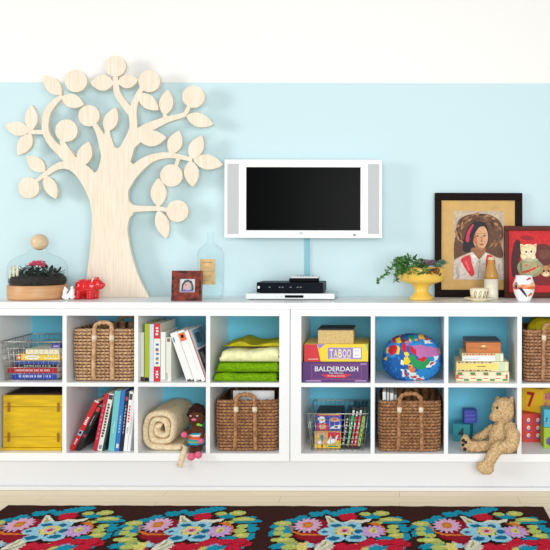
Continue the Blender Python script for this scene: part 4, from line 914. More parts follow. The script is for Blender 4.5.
m.flat(pts, fr, 0, 0); m.text('Bluffing Game', fr, xr(.51), zr(.31), wd*.26, h*.07, .0003, 1); m.build('banner', [M('red card', (206, 36, 48), .4), inkw], t, label='red banner')
m = MB()
for a, b_, c, d in ((.135,.895,.85,.866),(.135,.895,.145,.161),(.135,.139,.145,.866),(.891,.895,.145,.866)): m.flat([(xr(a),zr(c)),(xr(b_),zr(c)),(xr(b_),zr(d)),(xr(a),zr(d))], fr, 0, 0)
m.build('border_line', M('copper ink', (170, 96, 110), .4), t, label='thin border line')
m = MB()
for a, b_, c, d in ((.05,.28,.045,.09),(.8,.97,.045,.09),(.88,.97,.885,.93)): m.flat([(xr(a),zr(c)),(xr(b_),zr(c)),(xr(b_),zr(d)),(xr(a),zr(d))], fr, 0, 0)
m.build('small_print', M('lilac ink', (190, 160, 210), .5), t)
# --- yellow game
Yg = .026; zb = zb+h+.0008; x0, x1 = X(304.4,Yg), X(368.4,Yg); h = L(17.6,Yg); wd = x1-x0; dp = .26
t = thing('board_game', ((x0+x1)/2, Yg+dp/2, zb), 'yellow and red word game box lying on the purple game box', 'board game', 'board games on the upper shelf')
MB().box(x0, x1, Yg, Yg+dp, zb, zb+h).build('box', M('yellow card', (240, 206, 40), .4), t, bevel=.0015)
fr = front(Yg-.0004); m = MB()
def rect(m, a, b_, c, d, lift, mi): m.flat([(xr(a),zr(c)),(xr(b_),zr(c)),(xr(b_),zr(d)),(xr(a),zr(d))], fr, lift, mi)
m.flat([(xr(.002),zr(.01)),(xr(.26),zr(.01)),(xr(.2),zr(.99)),(xr(.002),zr(.99))], fr, 0, 0)
m.flat([(xr(.2),zr(.99)),(xr(.235),zr(.72)),(xr(.33),zr(.99))], fr, .0001, 1)
rect(m, .37, .90, .15, .80, .0002, 1); rect(m, .765, .885, .22, .76, .0004, 2)
m.flat([(xr(.95),zr(.99)),(xr(.998),zr(.99)),(xr(.998),zr(.55))], fr, .0001, 3); rect(m, .39, .73, .18, .22, .0003, 4); rect(m, .06, .22, .13, .16, .0003, 4); rect(m, .79, .86, .33, .36, .0006, 1); rect(m, .79, .86, .6, .63, .0006, 1)
m.build('printed_front', [M('red card', (206,36,48), .4), M('violet card', (140, 124, 200), .4), M('white card', (238,240,242), .6), M('lime card', (140, 200, 90), .4), M('pale ink', (236,220,200), .5)], t, label='red corner and violet title panel')
m = MB()
for k, ch in enumerate('TABOO'): m.text(ch, fr, xr(.425+.069*k), zr(.48), wd*.058, h*.46, .0006, 0, .02)
m.build('lettering', M('straw ink', (240, 222, 160), .5), t, label='pale game title')
# --- cream box with black lid
Yg = .032; zb = zb+h+.0008; x0, x1 = X(318.2,Yg), X(353.6,Yg); h = L(13.4,Yg)
t = thing('box', ((x0+x1)/2, Yg+.08, zb), 'small cream patterned box with a black lid on top of the board games', 'box')
MB().box(x0, x1, Yg, Yg+.16, zb, zb+h).build('body', M('cream woven card', (222, 196, 134), .7, c2=(190, 158, 96), vscale=160, bump=.3, bscale=300), t, bevel=.001)
MB().box(x0-.001, x1+.001, Yg-.001, Yg+.161, zb+h+.0004, zb+h+.008).build('lid', M('black card', (34, 26, 24), .5), t, bevel=.001, label='black lid')
# --- boxes on the right shelf
zb = ZU+.0006
def dashes(m, Y, x0, x1, z0, z1, n, cs):
    for k in range(n):
        a = x0+(x1-x0)*(k+.12)/n; b_ = x0+(x1-x0)*(k+.86)/n; m.flat([(a,z0),(b_,z0),(b_,z1),(a,z1)], front(Y), 0, cs[k % len(cs)])
specs = [(456.2,509.6,9.9,.045,'pal'),(456.6,508.8,9.5,.052,'yellow'),(462.2,503.6,8.0,.06,'white'),(466.2,501.2,10.6,.068,'orange')]
labs = ['cream cigar box with green and red dashes, lowest of the stack', 'pale yellow cigar box above the green and red dashed box', 'white labelled cigar box directly under the orange wooden box', 'orange wooden cigar box with a dark lid on top of the stack']
cream = M('cream card', (226, 214, 170), .55, var=.06, vscale=30); grnk = M('green ink', (56, 130, 70), .5); redk = M('red ink', (206, 70, 50), .5); ochk = M('ochre ink', (186, 140, 60), .5); dark = M('dark brown ink', (84, 56, 36), .5); yelk = M('butter card', (236, 212, 110), .5)
for (a, c, hp, Yg, kind), lb in zip(specs, labs):
    x0, x1 = X(a,Yg), X(c,Yg); h = L(hp,Yg); wd = x1-x0; dp = .19; fr = front(Yg-.0004)
    t = thing('cigar_box', ((x0+x1)/2, Yg+dp/2, zb), lb, 'cigar box', 'stacked cigar boxes on the right shelf')
    if kind == 'orange':
        MB().box(x0, x1, Yg, Yg+dp, zb, zb+h-.0006).build('body', M('orange cedar', (204, 120, 44), .5, c2=(184, 100, 34), vscale=10, stretch=(1,1,8)), t, bevel=.001)
        MB().box(x0-.0005, x1+.0005, Yg-.001, Yg+dp+.001, zb+h-.0002, zb+h+.006).build('lid', M('dark walnut', (74, 52, 46), .45), t, bevel=.001, label='dark lid')
        m = MB()
        for k in range(6): m.box(x1-.003, x1+.0008, Yg-.0006, Yg+.004, zb+h*(.06+.155*k), zb+h*(.13+.155*k))
        m.build('corner_joint', M('dark brown ink', (84,56,36), .5), t)
        m = MB(); m.flat(ring(xr(.5), zr(.64), wd*.06, h*.09, 16), fr, 0, 0); rect(m, .38, .62, .36, .42, 0, 1); m.build('stamp', [M('straw ink', (240,222,160), .5), dark], t)
    else:
        MB().box(x0, x1, Yg, Yg+dp, zb, zb+h).build('body', cream, t, bevel=.001)
        m = MB()
        if kind == 'pal':
            dashes(m, Yg-.0004, x0+.004, x1-.004, zr(.70), zr(.93), 8, [0,2]); dashes(m, Yg-.0004, x0+.004, x1-.004, zr(.08), zr(.28), 8, [2,0]); dashes(m, Yg-.0005, x0+.01, x1-.004, zr(.62), zr(.70), 8, [1,2]); dashes(m, Yg-.0005, x0+.01, x1-.01, zr(.28), zr(.36), 8, [1,2])
            rect(m, .06, .93, .37, .60, .0001, 2); rect(m, .004, .05, .3, .7, .0001, 1); rect(m, .93, .97, .3, .72, .0001, 1); m.build('printed_band', [grnk, redk, M('cream ink', (236,222,190), .5)], t, label='green and red dashed border')
        elif kind == 'yellow':
            rect(m, .02, .80, .2, .82, 0, 0); dashes(m, Yg-.0005, x0+.004, x1-.08, zr(.03), zr(.15), 9, [1,2]); dashes(m, Yg-.0005, x0+.004, x1-.08, zr(.86), zr(.97), 9, [2,1]); rect(m, .4, .56, .48, .56, .0003, 2); rect(m, .82, .93, .02, .98, .0002, 3)
            m.build('printed_band', [yelk, ochk, dark, M('pale green stamp', (196, 214, 180), .5)], t, label='yellow paper label')
        else:
            rect(m, .02, .80, .05, .70, 0, 0); dashes(m, Yg-.0005, x0+.004, x1-.02, zr(.76), zr(.97), 12, [1,2]); rect(m, .05, .4, .24, .32, .0003, 3); rect(m, .80, .92, .02, .98, .0004, 4); rect(m, .95, .995, .05, .75, .0003, 0)
            m.build('printed_band', [M('white card', (238,240,242), .6), ochk, redk, M('grey badge', (150,155,158), .4), M('pale green stamp', (196,214,180), .5)], t, label='white paper label')
    zb += h+(.0068 if kind == 'orange' else .0008)
# --- yellow crate
Yg = .05; zb = ZL+.0006; x0, x1 = X(3.4,Yg), X(62.9,Yg); h = L(54.6,Yg); wd = x1-x0; dp = .28
t = thing('crate', ((x0+x1)/2, Yg+dp/2, zb), 'yellow painted wooden crate filling the lower left cubby', 'crate')
yw = M('yellow paint', (208, 172, 2), .45, var=.06, vscale=9, stretch=(1,1,6), bump=.15, bscale=40); yd = M('rusty hinge', (150, 100, 30), .5)
MB().box(x0, x1, Yg+.008, Yg+dp, zb+.012, zb+h).build('body', yw, t, bevel=.002)
MB().box(x0-.006, x1+.001, Yg-.012, Yg+dp, zb, zb+.0114).build('base_board', yw, t, bevel=.0015)
MB().box(x0+.01, x1-.01, Yg+.015, Yg+dp-.01, zb+h+.0004, zb+h+.006).build('lid', M('dark red brown board', (48, 26, 20), .6), t, label='dark top board')  # thin dark red-brown sheet over the crate top
MB().box(x0+.001, x1-.001, Yg, Yg+.0078, zb+.0125, zb+h*.235).build('plank', yw, t, bevel=.0012); MB().box(x0+.001, x1-.001, Yg, Yg+.0078, zb+h*.245, zb+h*.785).build('plank', yw, t, bevel=.0012); MB().box(x0+.001, x1-.001, Yg, Yg+.0078, zb+h*.795, zb+h).build('plank', yw, t, bevel=.0012)
for fx in (.10, .93):
    for fz in (.235, .785):
        MB().box(xr(fx)-.006, xr(fx)+.006, Yg-.003, Yg-.0002, zr(fz)-.022, zr(fz)+.022).build('hinge', yd, t, bevel=.001, label='small worn hinge')
# --- book maker: cover boards, spine, pages; local x = thickness, z = height, y = depth
page = M('book pages', (228, 222, 206), .8)
def book(th, h, dp, col, label, group, pos, ang=0.0, bands=(), flat=False, cover=None, name='book', rough=.4):
    t = thing(name, (0, 0, 0), label, 'book', group); mc = M('book %d %d %d' % col, col, rough); c = .0018
    a = MB(); a.box(0, th, 0, c, 0, h); a.box(0, c, c, dp, 0, h); a.box(th-c, th, c, dp, 0, h)
    cv_ = a.build('cover', mc, t)
    MB().box(c+.0002, th-c-.0002, c+.0002, dp-.003, .003, h-.003).build('page_block', page, t)
    if bands:
        by = {}
        for i_, bd in enumerate(bands): by.setdefault((bd[4], 'letters' if len(bd) > 5 else i_), []).append(bd[:4])
        for (bc, kk), lst in by.items():
            m = MB()
            for z0, z1, xa, xb in lst: m.box(th*xa, th*xb, -.0005 if kk != 'letters' else -.0008, .0004, h*z0, h*z1)
            m.build('spine_lettering' if kk == 'letters' else 'spine_print', M('ink %d %d %d' % bc, bc, .5), cv_)
    if cover:
        for (y0, y1, z0, z1, bc) in cover:
            MB().box(th-.0003, th+.0006, dp*y0, dp*y1, h*z0, h*z1).build('cover_print', M('ink %d %d %d' % bc, bc, .5, var=.0), cv_)
    t.location = pos
    if flat: t.rotation_euler = (0, math.pi/2, ang)
    else: t.rotation_euler = (0, ang, 0)
    return t
def letters(n, z0, z1, xa, xb, c, seed, gap=.35):
    rr = random.Random(seed); out = []; z = z0; st = (z1-z0)/n
    for k in range(n):
        out.append((z0+st*k, z0+st*(k+1-gap), xa+rr.uniform(0,.12), xb-rr.uniform(0,.12), c, 1))
    return out
# upper books: six standing, three leaning left
G = 'books on the upper shelf'; zb = ZU+.0008; Yb = .03
def bpos(px, Y): return (X(px,Y), Y, zb)
hU = lambda n: L(n, Yb)
book(L(3.2,Yb), hU(49), .21, (214,214,208), 'short pale grey book, leftmost on the upper shelf of books', G, bpos(141,.035), bands=[(0,.09,0,1,(60,40,34))])
book(L(4.3,Yb), hU(57.6), .24, (176,196,30), 'tall lime green book on the upper shelf', G, bpos(144.9,Yb), bands=[(0,.07,0,1,(40,40,36)),(.02,.05,.3,.7,(220,220,210))])
book(L(4.3,Yb), hU(57.2), .24, (206,218,230), 'tall pale blue book between the lime green and the red and white books', G, bpos(149.6,Yb))
book(L(6.2,Yb), hU(57.8), .25, (236,232,216), 'tall book with red ends and coloured letters on its spine', G, bpos(154.2,Yb), bands=[(.74,1,0,1,(204,30,46)),(0,.26,0,1,(204,30,46))]+letters(3,.80,.96,.25,.75,(240,220,220),1)+letters(3,.06,.2,.25,.75,(240,224,224),2)+letters(5,.3,.7,.25,.8,(60,110,180),3,.55)+[(.36,.40,.25,.75,(226,180,40)),(.52,.56,.25,.75,(220,90,60))])
book(L(4.6,Yb), hU(49.4), .2, (232,234,230), 'white book with no title right beside the red ended book', G, bpos(161.0,Yb), bands=[(.02,.035,.1,.9,(120,124,120))])
book(L(5.2,Yb), hU(44), .2, (222,226,214), 'shorter off white book standing at the foot of the leaning books', G, bpos(166.2,Yb), bands=[(.02,.2,.1,.3,(150,160,140)),(.9,.98,.2,.8,(120,110,80))])
la = math.radians(-19.5)
# a book leaning left pivots on its lower left corner
def lean_left(px, th_px, h_px, Y, *a, **k): return book(L(th_px,Y), L(h_px,Y), *a, pos=(X(px,Y), Y, zb), ang=la, **k)
st = 0
book(L(7.0,Yb), hU(51.2), .2, (236,236,234), 'thick white book leaning left, first of the leaning row', G, (X(187.1,Yb),Yb,zb), la, bands=[(.8,.9,.1,.35,(80,150,200)),(.0,.03,.1,.6,(60,60,60)),(.99,.999,0,1,(60,80,70))])
book(L(6.6,Yb), hU(52.6), .2, (240,240,238), 'white book with an orange picture on its spine, second of the leaning row', G, (X(195.0,Yb),Yb,zb), la, bands=[(.80,.96,.05,.98,(226,104,60)),(.86,.92,.3,.7,(236,160,110)),(.01,.025,.2,.8,(150,150,150))])
book(L(5.0,Yb), hU(53), .24, (238,236,234), 'white book with a red line along its spine, last of the leaning row', G, (X(202.2,Yb),Yb,zb), la, bands=[(0,1,.80,.98,(170,36,50))], cover=[(.15,.95,.62,.97,(120,170,190)),(.25,.6,.7,.9,(60,120,150)),(.1,.98,.1,.58,(60,44,48)),(.2,.4,.3,.52,(200,190,190)),(.5,.8,.15,.35,(120,50,60)),(.6,.75,.4,.55,(210,205,200))])
# lower books leaning right: pivot = lower right corner
G = 'books leaning right on the lower shelf'; zb = ZL+.0008
def lean_right(px_l, th_px, h_px, deg, col, label, Y=.03, dp=.23, **k):
    a = math.radians(deg); th = L(th_px,Y)
    x = X(px_l,Y)
    return book(th, L(h_px,Y), dp, col, label, G, (x, Y, zb+th*math.sin(a)), a, **k)
lean_right(69.8, 4.6, 55.5, 27.3, (196,24,34), 'bright red book leaning furthest over at the left of the lower row', bands=letters(5,.52,.68,.2,.8,(240,220,220),4)+letters(4,.12,.24,.25,.75,(236,214,214),5)+[(.30,.40,.05,.95,(150,170,200)),(.33,.38,.2,.7,(60,80,120)),(.97,1,0,1,(210,200,195))])
lean_right(75.2, 5.0, 49.2, 27.3, (30,24,26), 'black book leaning on its red neighbour in the lower row', bands=letters(7,.55,.8,.35,.6,(190,180,176),6)+[(.88,.97,.2,.8,(190,60,50)),(.30,.36,.2,.8,(150,40,44))])
lean_right(93.4, 3.8, 58.4, 11.6, (186,26,56), 'crimson book between the black book and the white titled book', bands=letters(8,.2,.85,.3,.65,(220,120,140),7,.5))
lean_right(97.7, 4.6, 58.2, 11.6, (226,224,214), 'white book with black title letters along its spine', bands=letters(12,.24,.84,.2,.75,(40,40,40),8,.3)+[(.90,.98,.05,.95,(70,60,60)),(.03,.10,.2,.8,(120,140,150))])
lean_right(102.6, 1.8, 45.0, 11.6, (40,64,62), 'thin dark green book right of the white titled book', Y=.032)
lean_right(108.7, 6.0, 60.4, 6.2, (110,190,196), 'thick turquoise book in the lower row', bands=letters(5,.3,.5,.3,.7,(150,212,216),9))
lean_right(115.2, 4.2, 61.2, 6.1, (44,116,190), 'bright blue book right of the turquoise book', bands=letters(6,.3,.6,.3,.7,(160,200,230),10)+[(.05,.12,.2,.8,(200,220,235))])
lean_right(119.9, 3.4, 59.2, 6.0, (26,30,58), 'thin navy book right of the bright blue book', bands=letters(9,.3,.8,.3,.7,(170,170,190),11)+[(.86,.92,.2,.8,(200,60,60))])
lean_right(123.9, 3.5, 60.0, 5.9, (236,236,234), 'white book with a red title right of the navy book', bands=letters(6,.48,.78,.2,.8,(214,40,60),12)+[(.86,.96,.1,.9,(60,60,66)),(.3,.4,.3,.7,(180,180,190))])
lean_right(127.8, 2.6, 58.4, 5.6, (230,232,234), 'thin white book, rightmost of the leaning lower row', bands=[(.3,.6,.3,.6,(180,186,196))])
# --- wire baskets
wire = M('bright wire', (186, 184, 176), .3, metal=.9)
def wire_basket(px0, px1, rim_py, Y0, Y1_, zb, floor_py, inset, label, n=12, px_in=(0,0)):
    x0, x1 = X(px0,Y0), X(px1,Y0); h = L(floor_py-rim_py, Y0); e = inset; zt_ = zb+h
    t = thing('wire_basket', ((x0+x1)/2, (Y0+Y1_)/2, zb), label, 'wire basket')
    top = [(x0,Y0), (x1,Y0), (x1,Y1_), (x0,Y1_)]; bot = [(x0+e,Y0+e*.6), (x1-e,Y0+e*.6), (x1-e,Y1_-e*.6), (x0+e,Y1_-e*.6)]
    def loop(z, f, r, nm):
        pts = [(b_[0]+(a[0]-b_[0])*f, b_[1]+(a[1]-b_[1])*f, z) for a, b_ in zip(top, bot)]
        P = []
        for i in range(4):
            A, B = Vector(pts[i]), Vector(pts[(i+1)%4]); d = (B-A).normalized(); P += [A+d*.008, A+(B-A)*.5, B-d*.008]
        return MB().tube(P, r, 8, closed=True)
    loop(zt_, 1, .0027, 'rim').build('rim', wire, t)
    m = MB(); r = .0011
    for k in range(6):
        f = k/6; q = loop(zb+.0025+(h-.0025)*f, f, r, ''); m.add(q.v, q.f, 0, True)
    for i in range(4):
        A, B, a, b_ = Vector((*top[i],zt_)), Vector((*top[(i+1)%4],zt_)), Vector((*bot[i],zb+.0025)), Vector((*bot[(i+1)%4],zb+.0025))
        for k in range(n): f = (k+.5)/n; m.tube([a.lerp(b_,f), A.lerp(B,f)], r, 6)
    for k in range(n):
        f = (k+.5)/n; m.tube([Vector((*bot[0],zb+.0016)).lerp(Vector((*bot[1],zb+.0016)),f), Vector((*bot[3],zb+.0016)).lerp(Vector((*bot[2],zb+.0016)),f)], r, 6)
    m.build('wire_mesh', wire, t)
    return t
wire_basket(0.2, 62.2, 343, .03, .35, ZU+.0006, 382.2, .016, 'wire basket of flat books in the upper left cubby')
wire_basket(306.8, 368.4, 414.6, .03, .345, ZL+.0006, 452.6, .022, 'wire basket of games under the purple board game')
# flat stack in the left wire basket
zb = ZU+.0048; Yb = .058
stack = [(12,57,6.0,(38,66,170),'blue book, lowest of the stack in the upper left wire basket',(200,210,236)),(8.2,57.4,5.6,(176,30,44),'red book second from the bottom in the upper left wire basket',(230,190,190)),(18,57,3.0,(36,38,44),'thin black book in the middle of the stack in the wire basket',(190,190,190)),
 (16.2,58,3.8,(52,80,160),'thin blue book just under the yellow game box',None),(16.6,60,6.2,(240,206,70),'yellow box with a white logo in the upper left wire basket',(240,240,232)),(26,59.5,4.6,(236,228,196),'cream book on top of the yellow box in the wire basket',None)]
for k, (a, c, hp, col, lb, ink) in enumerate(stack):
    x0, x1 = X(a,Yb), X(c,Yb); h = L(hp,Yb); dp = .2
    if k == 4:
        t = thing('game_box', ((x0+x1)/2, Yb+dp/2, zb), lb, 'game box'); MB().box(x0, x1, Yb, Yb+dp, zb, zb+h).build('box', M('yellow game card', col, .45), t, bevel=.001)
        m = MB(); fr = front(Yb-.0004); wd = x1-x0; rect(m, .01, .11, .05, .95, 0, 0); m.flat(ring(xr(.37), zr(.5), wd*.17, h*.36, 24), fr, 0, 1); rect(m, .26, .48, .42, .6, .0002, 2); rect(m, .62, .97, .3, .4, 0, 1); rect(m, .03, .09, .3, .6, .0002, 1)
        m.build('printed_front', [redk, M('white card', (238,240,242), .6), M('lemon ink', (222,190,110), .5)], t, label='white oval logo and red corner')
    else:
        t = thing('book', ((x0+x1)/2, Yb+dp/2, zb), lb, 'book', 'flat stack in the upper left wire basket'); mc = M('book %d %d %d' % col, col, .4); c_ = .0015
        MB().box(x0, x1, Yb, Yb+c_, zb, zb+h).box(x0, x1, Yb+c_, Yb+dp, zb, zb+c_).box(x0, x1, Yb+c_, Yb+dp, zb+h-c_, zb+h).build('cover', mc, t)
        MB().box(x0+.003, x1-.003, Yb+c_+.0002, Yb+dp-.003, zb+c_+.0002, zb+h-c_-.0002).build('page_block', page, t)
        if ink:
            m = MB(); rr = random.Random(k)
            xx = x0+(x1-x0)*.16
            while xx < x1-.03: w_ = rr.uniform(.003,.006); m.box(xx, xx+w_, Yb-.0005, Yb+.0003, zb+h*.32, zb+h*.68); xx += w_+rr.choice((.0025,.0025,.008))
            m.build('spine_print', M('ink %d %d %d' % ink, ink, .5), t)
    zb += h+.0006
x0, x1 = X(51.5,.09), X(60.5,.09)
t = thing('game_box', ((x0+x1)/2, .15, zb), 'small blue and violet box on top of the cream book in the wire basket', 'game box')
MB().box(x0, x1, .09, .2, zb, zb+L(4.6,.09)).build('box', M('blue violet card', (66, 74, 160), .45), t, bevel=.001); m = MB(); m.flat([(x0+.006,zb+.006),(x1-.006,zb+.006),(x1-.012,zb+.016),(x0+.012,zb+.014)], front(.0896), 0, 0); m.build('printed_front', M('lilac ink', (190,160,210), .5), t)
# contents of the right wire basket
Yb = .075; zb = ZL+.0048; off = zb-Z(447.2,Yb)
x0, x1 = X(315,Yb), X(341.4,Yb); h1 = L(17.6,Yb)
for k, (hh, a, c, bc, lb) in enumerate(((L(17.4,Yb), 315, 341.4, (226,186,60), 'yellow and red comic game box at the bottom of the right wire basket'), (L(17.0,Yb), 316.4, 342, (48,70,168), 'blue and red game box on the yellow one in the right wire basket'))):
    x0, x1 = X(a,Yb), X(c,Yb); wd = x1-x0; h = hh; fr = front(Yb-.0004)
    t = thing('game_box', ((x0+x1)/2, Yb+.09, zb), lb, 'game box', 'game boxes in the right wire basket')
    MB().box(x0, x1, Yb, Yb+.18, zb, zb+h).build('box', M('game card %d' % k, bc, .4), t, bevel=.001)
    MB().box(x0+.0005, x1-.0005, Yb+.001, Yb+.179, zb+h+.0002, zb+h+.0012).build('lid', M('dark brown card', (44, 30, 28), .5), t, label='dark top')
    m = MB(); mats_ = [M('red card',(206,36,48),.4), M('white card',(238,240,242),.6), M('yellow ink',(238,206,60),.5), M('teal ink',(60,150,160),.5), M('peach ink',(222,170,130),.5), M('navy ink',(34,44,90),.5), M('green ink',(56,130,70),.5)]
    if k == 0:
        rect(m,.02,.98,.03,.22,0,2); rect(m,.5,.98,.45,.97,.0001,0); rect(m,.02,.42,.3,.95,.0001,4); m.flat(ring(xr(.09),zr(.62),wd*.07,h*.14,16),fr,.0003,2); m.flat(ring(xr(.28),zr(.6),wd*.08,h*.2,9,.25,3),fr,.0003,3); m.flat(ring(xr(.2),zr(.36),wd*.1,h*.1,9,.3,4),fr,.0004,1)
        m.flat([(xr(.46),zr(.3)),(xr(.62),zr(.75)),(xr(.66),zr(.5)),(xr(.9),zr(.8)),(xr(.8),zr(.35)),(xr(.6),zr(.25))],fr,.0004,1); m.flat(ring(xr(.75),zr(.62),wd*.05,h*.09,12),fr,.0006,5); rect(m,.25,.32,.06,.2,.0003,0); rect(m,.5,.9,.08,.16,.0003,6)
    else:
        rect(m,.01,.99,.88,.99,0,0); rect(m,.12,.9,.92,.96,.0002,2); m.flat(ring(xr(.22),zr(.64),wd*.14,h*.17,11,.25,5),fr,.0002,1); m.flat(ring(xr(.24),zr(.64),wd*.06,h*.08,9,.2,6),fr,.0004,4); rect(m,.04,.48,.02,.42,.0001,0); m.flat(ring(xr(.26),zr(.22),wd*.15,h*.14,12,.2,9),fr,.0003,4)
        m.flat(ring(xr(.72),zr(.64),wd*.2,h*.14,14,.2,7),fr,.0002,4); m.flat(ring(xr(.72),zr(.66),wd*.1,h*.07,10,.2,8),fr,.0004,0); m.flat([(xr(.52),zr(.12)),(xr(.7),zr(.3)),(xr(.98),zr(.34)),(xr(.94),zr(.12))],fr,.0003,1); m.flat(ring(xr(.78),zr(.22),wd*.08,h*.07,9),fr,.0005,5)
    m.build('printed_front', mats_, t, label='colourful printed front')
    zb += h+.0018
zb = ZL+.0048
cases = [(340.8,4.4,37.5,(24,24,28),(206,206,206),'black video case with white title, leftmost in the wire basket'),(346.2,3.2,42,(30,36,34),(40,170,84),'black video case with a green spine strip'),(350.2,2.6,41,(40,28,30),(178,36,50),'thin black video case with a dark red spine strip'),(353.4,3.2,42,(28,30,36),(190,44,58),'black video case with a red and black spine'),(357.2,3.4,42,(26,30,30),(150,196,60),'black video case with a lime spine strip, rightmost')]
for k, (px, tp, hp, col, ink, lb) in enumerate(cases):
    Y = .07; th = L(tp,Y); a = math.radians(9.6); h = L(hp,Y)
    t = thing('video_case', (0,0,0), lb, 'video case', 'video cases in the right wire basket')
    MB().box(0, th, 0, .14, 0, h).build('case', M('case %d %d %d' % col, col, .3), t, bevel=.001)
    m = MB(); rr = random.Random(k)
    if k == 0:
        for q in range(9): m.box(th*.3, th*rr.uniform(.55,.75), -.0005, .0003, h*(.12+.08*q), h*(.165+.08*q))
    else: m.box(th*.12, th*.88, -.0005, .0003, h*.06, h*.78)
    m.build('spine_print', M('ink %d %d %d' % ink, ink, .5), t)
    if k:
        m = MB(); 
        for q in range(5): m.box(th*.35, th*.65, -.0008, -.0004, h*(.14+.11*q), h*(.19+.11*q))
        m.box(th*.2, th*.8, -.0008, -.0004, h*.8, h*.92); m.build('spine_lettering', inkw if k != 4 else M('ink 40 90 60', (40,90,60), .5), t)
    t.location = (X(px,Y), Y, zb+th*math.sin(a)); t.rotation_euler = (0, a, 0)

# ================================================================== BLOCKS
CB = [None]
def block(c, s_, ang, zb, col, label, name='toy_block', group=None, sz=None):
    t = thing(name, (c[0], c[1], zb), label, 'toy block', group); sz = sz or s_
    R = Matrix.Rotation(ang, 4, 'Z'); ctr = Vector((c[0], c[1], zb))
    m = MB(); m.obox(Matrix.Translation(ctr)@R, -s_/2, s_/2, -s_/2, s_/2, 0, sz); t = t; CB[0] = m.build('cube', M('block %d %d %d' % col, col, .45), t, bevel=.002)
    r = (R@VX).to_3d(); u_ = VZ; n = (R@Vector((0,-1,0)))
    f1 = (ctr+n*(s_/2+.0005)-r*s_/2, r, VZ)
    r2 = R@VY; f2 = (ctr+(R@VX)*(s_/2+.0005)-r2*s_/2, r2, VZ); r3 = -(R@VY); f3 = (ctr-(R@VX)*(s_/2+.0005)-r3*s_/2, r3, VZ)
    return t, f1, f2, f3
Y = .24; zb = ZL+.0006; s_ = L(17.5,Y)
t, f1, f2, f3 = block((X(463.6,Y), Y+.02), s_*1.0, math.radians(-16), zb, (40,140,150), 'teal toy block printed with a 4 on the lower shelf', group='toy blocks')
MB().text('4', f1, s_*.5, s_*.5, s_*.38, s_*.62, 0, 0, .02).build('numeral', M('dark teal ink', (24, 60, 66), .5), CB[0], label='dark numeral 4')
zb2 = zb+s_+.0008; s2 = L(13,Y)
t, f1, f2, f3 = block((X(470.4,Y), Y+.025), s2, math.radians(4), zb2, (54,66,176), 'blue toy block stacked on the teal block beside the teddy bear', group='toy blocks')
m = MB(); 
for k in range(2): m.flat([(s2*.12,s2*(.28+.3*k)),(s2*.88,s2*(.28+.3*k)),(s2*.88,s2*(.33+.3*k)),(s2*.12,s2*(.33+.3*k))], f1, 0, 0)
m.build('printed_line', M('light blue ink', (96,110,206), .5), CB[0])
# nesting boxes at the far right
Y = .215; zb = ZL+.0006; x0 = X(522.4,Y); s_ = L(22.4,Y); sz = L(28.4,Y)
t, f1, f2, f3 = block((x0+s_/2, Y+s_/2), s_, 0, zb, (206,46,30), 'red number block printed with six small figures, under the yellow 7 block', group='number blocks', sz=sz)
for r_ in range(3):
    for c_ in range(2):
        m = MB(); cx, cy = s_*(.29+.42*c_), sz*(.2+.27*r_); q = s_*.1
        m.flat([(cx-q*.9,cy-q*1.1),(cx+q*.9,cy-q*1.1),(cx+q*.7,cy+q*.1),(cx-q*.7,cy+q*.1)], f1, 0, 0); m.flat(ring(cx,cy+q*.5,q*.75,q*.9,14), f1, .0002, 1); m.flat(ring(cx+q*.2,cy+q*.2,q*.35,q*.35,10), f1, .0004, 2); m.flat(ring(cx-q*.2,cy+q*.75,q*.18,q*.2,8), f1, .0005, 3)
        m.build('printed_figure', [M('violet ink',(110,80,150),.5), M('pale ink white',(232,222,226),.5), M('orange ink',(226,130,60),.5), M('dark brown ink',(84,56,36),.5)], CB[0], label='small printed figure in violet')
zb2 = zb+sz+.0008; s2 = L(23.6,Y)
t, f1, f2, f3 = block((X(538,.296), .292), s2*1.0, math.radians(-42), zb2, (236,190,36), 'yellow number block printed with a red 7 and pink pigs', group='number blocks', sz=s2*1.02)
MB().text('7', f1, s2*.47, s2*.52, s2*.4, s2*.66, 0, 0, .03).build('numeral', M('dark red ink', (170,34,36), .5), CB[0], label='red numeral 7')
for (px, py, r) in ((.42,.66,.2),(.72,.6,.18),(.3,.3,.15)):
    m = MB(); cx, cy, q = s2*px, s2*py, s2*r; m.flat(ring(cx,cy,q,q*.8,18), f2, 0, 0); m.flat(ring(cx-q*.3,cy-q*.1,q*.35,q*.28,12), f2, .0003, 1); m.flat([(cx-q*.8,cy+q*.4),(cx-q*.7,cy+q*1.05),(cx-q*.3,cy+q*.7)], f2, .0002, 1); m.flat([(cx+q*.2,cy+q*.7),(cx+q*.6,cy+q*1.05),(cx+q*.7,cy+q*.45)], f2, .0002, 1)
    m.flat(ring(cx-q*.45,cy+q*.25,q*.07,q*.07,8), f2, .0005, 2); m.flat([(cx-q*.5,cy-q*.7),(cx-q*.35,cy-q*.7),(cx-q*.4,cy-q*1.2),(cx-q*.55,cy-q*1.2)], f2, .0002, 0); m.flat([(cx+q*.3,cy-q*.7),(cx+q*.45,cy-q*.7),(cx+q*.5,cy-q*1.2),(cx+q*.35,cy-q*1.2)], f2, .0002, 0)
    m.build('printed_pig', [M('pink ink',(228,130,150),.5), M('rose ink',(206,90,120),.5), M('dark brown ink',(84,56,36),.5)], CB[0], label='pink printed pig')
Y = .10; s3 = L(19.6,Y)
t, f1, f2, f3 = block((X(544.2,Y)+s3/2, Y+s3/2), s3, 0, zb, (150,186,36), 'lime number block with a violet printed apple at the right edge', group='number blocks', sz=L(20.6,Y))
m = MB(); m.flat(ring(s3*.35,s3*.36,s3*.24,s3*.22,20), f1, 0, 0); m.flat(ring(s3*.2,s3*.42,s3*.08,s3*.1,10), f1, .0003, 1); m.build('printed_apple', [M('deep violet ink',(92,60,150),.5), M('violet ink',(110,80,150),.5)], CB[0], label='violet printed apple')
zb3 = zb+L(20.6,Y)+.0008; s4 = L(17.8,Y)
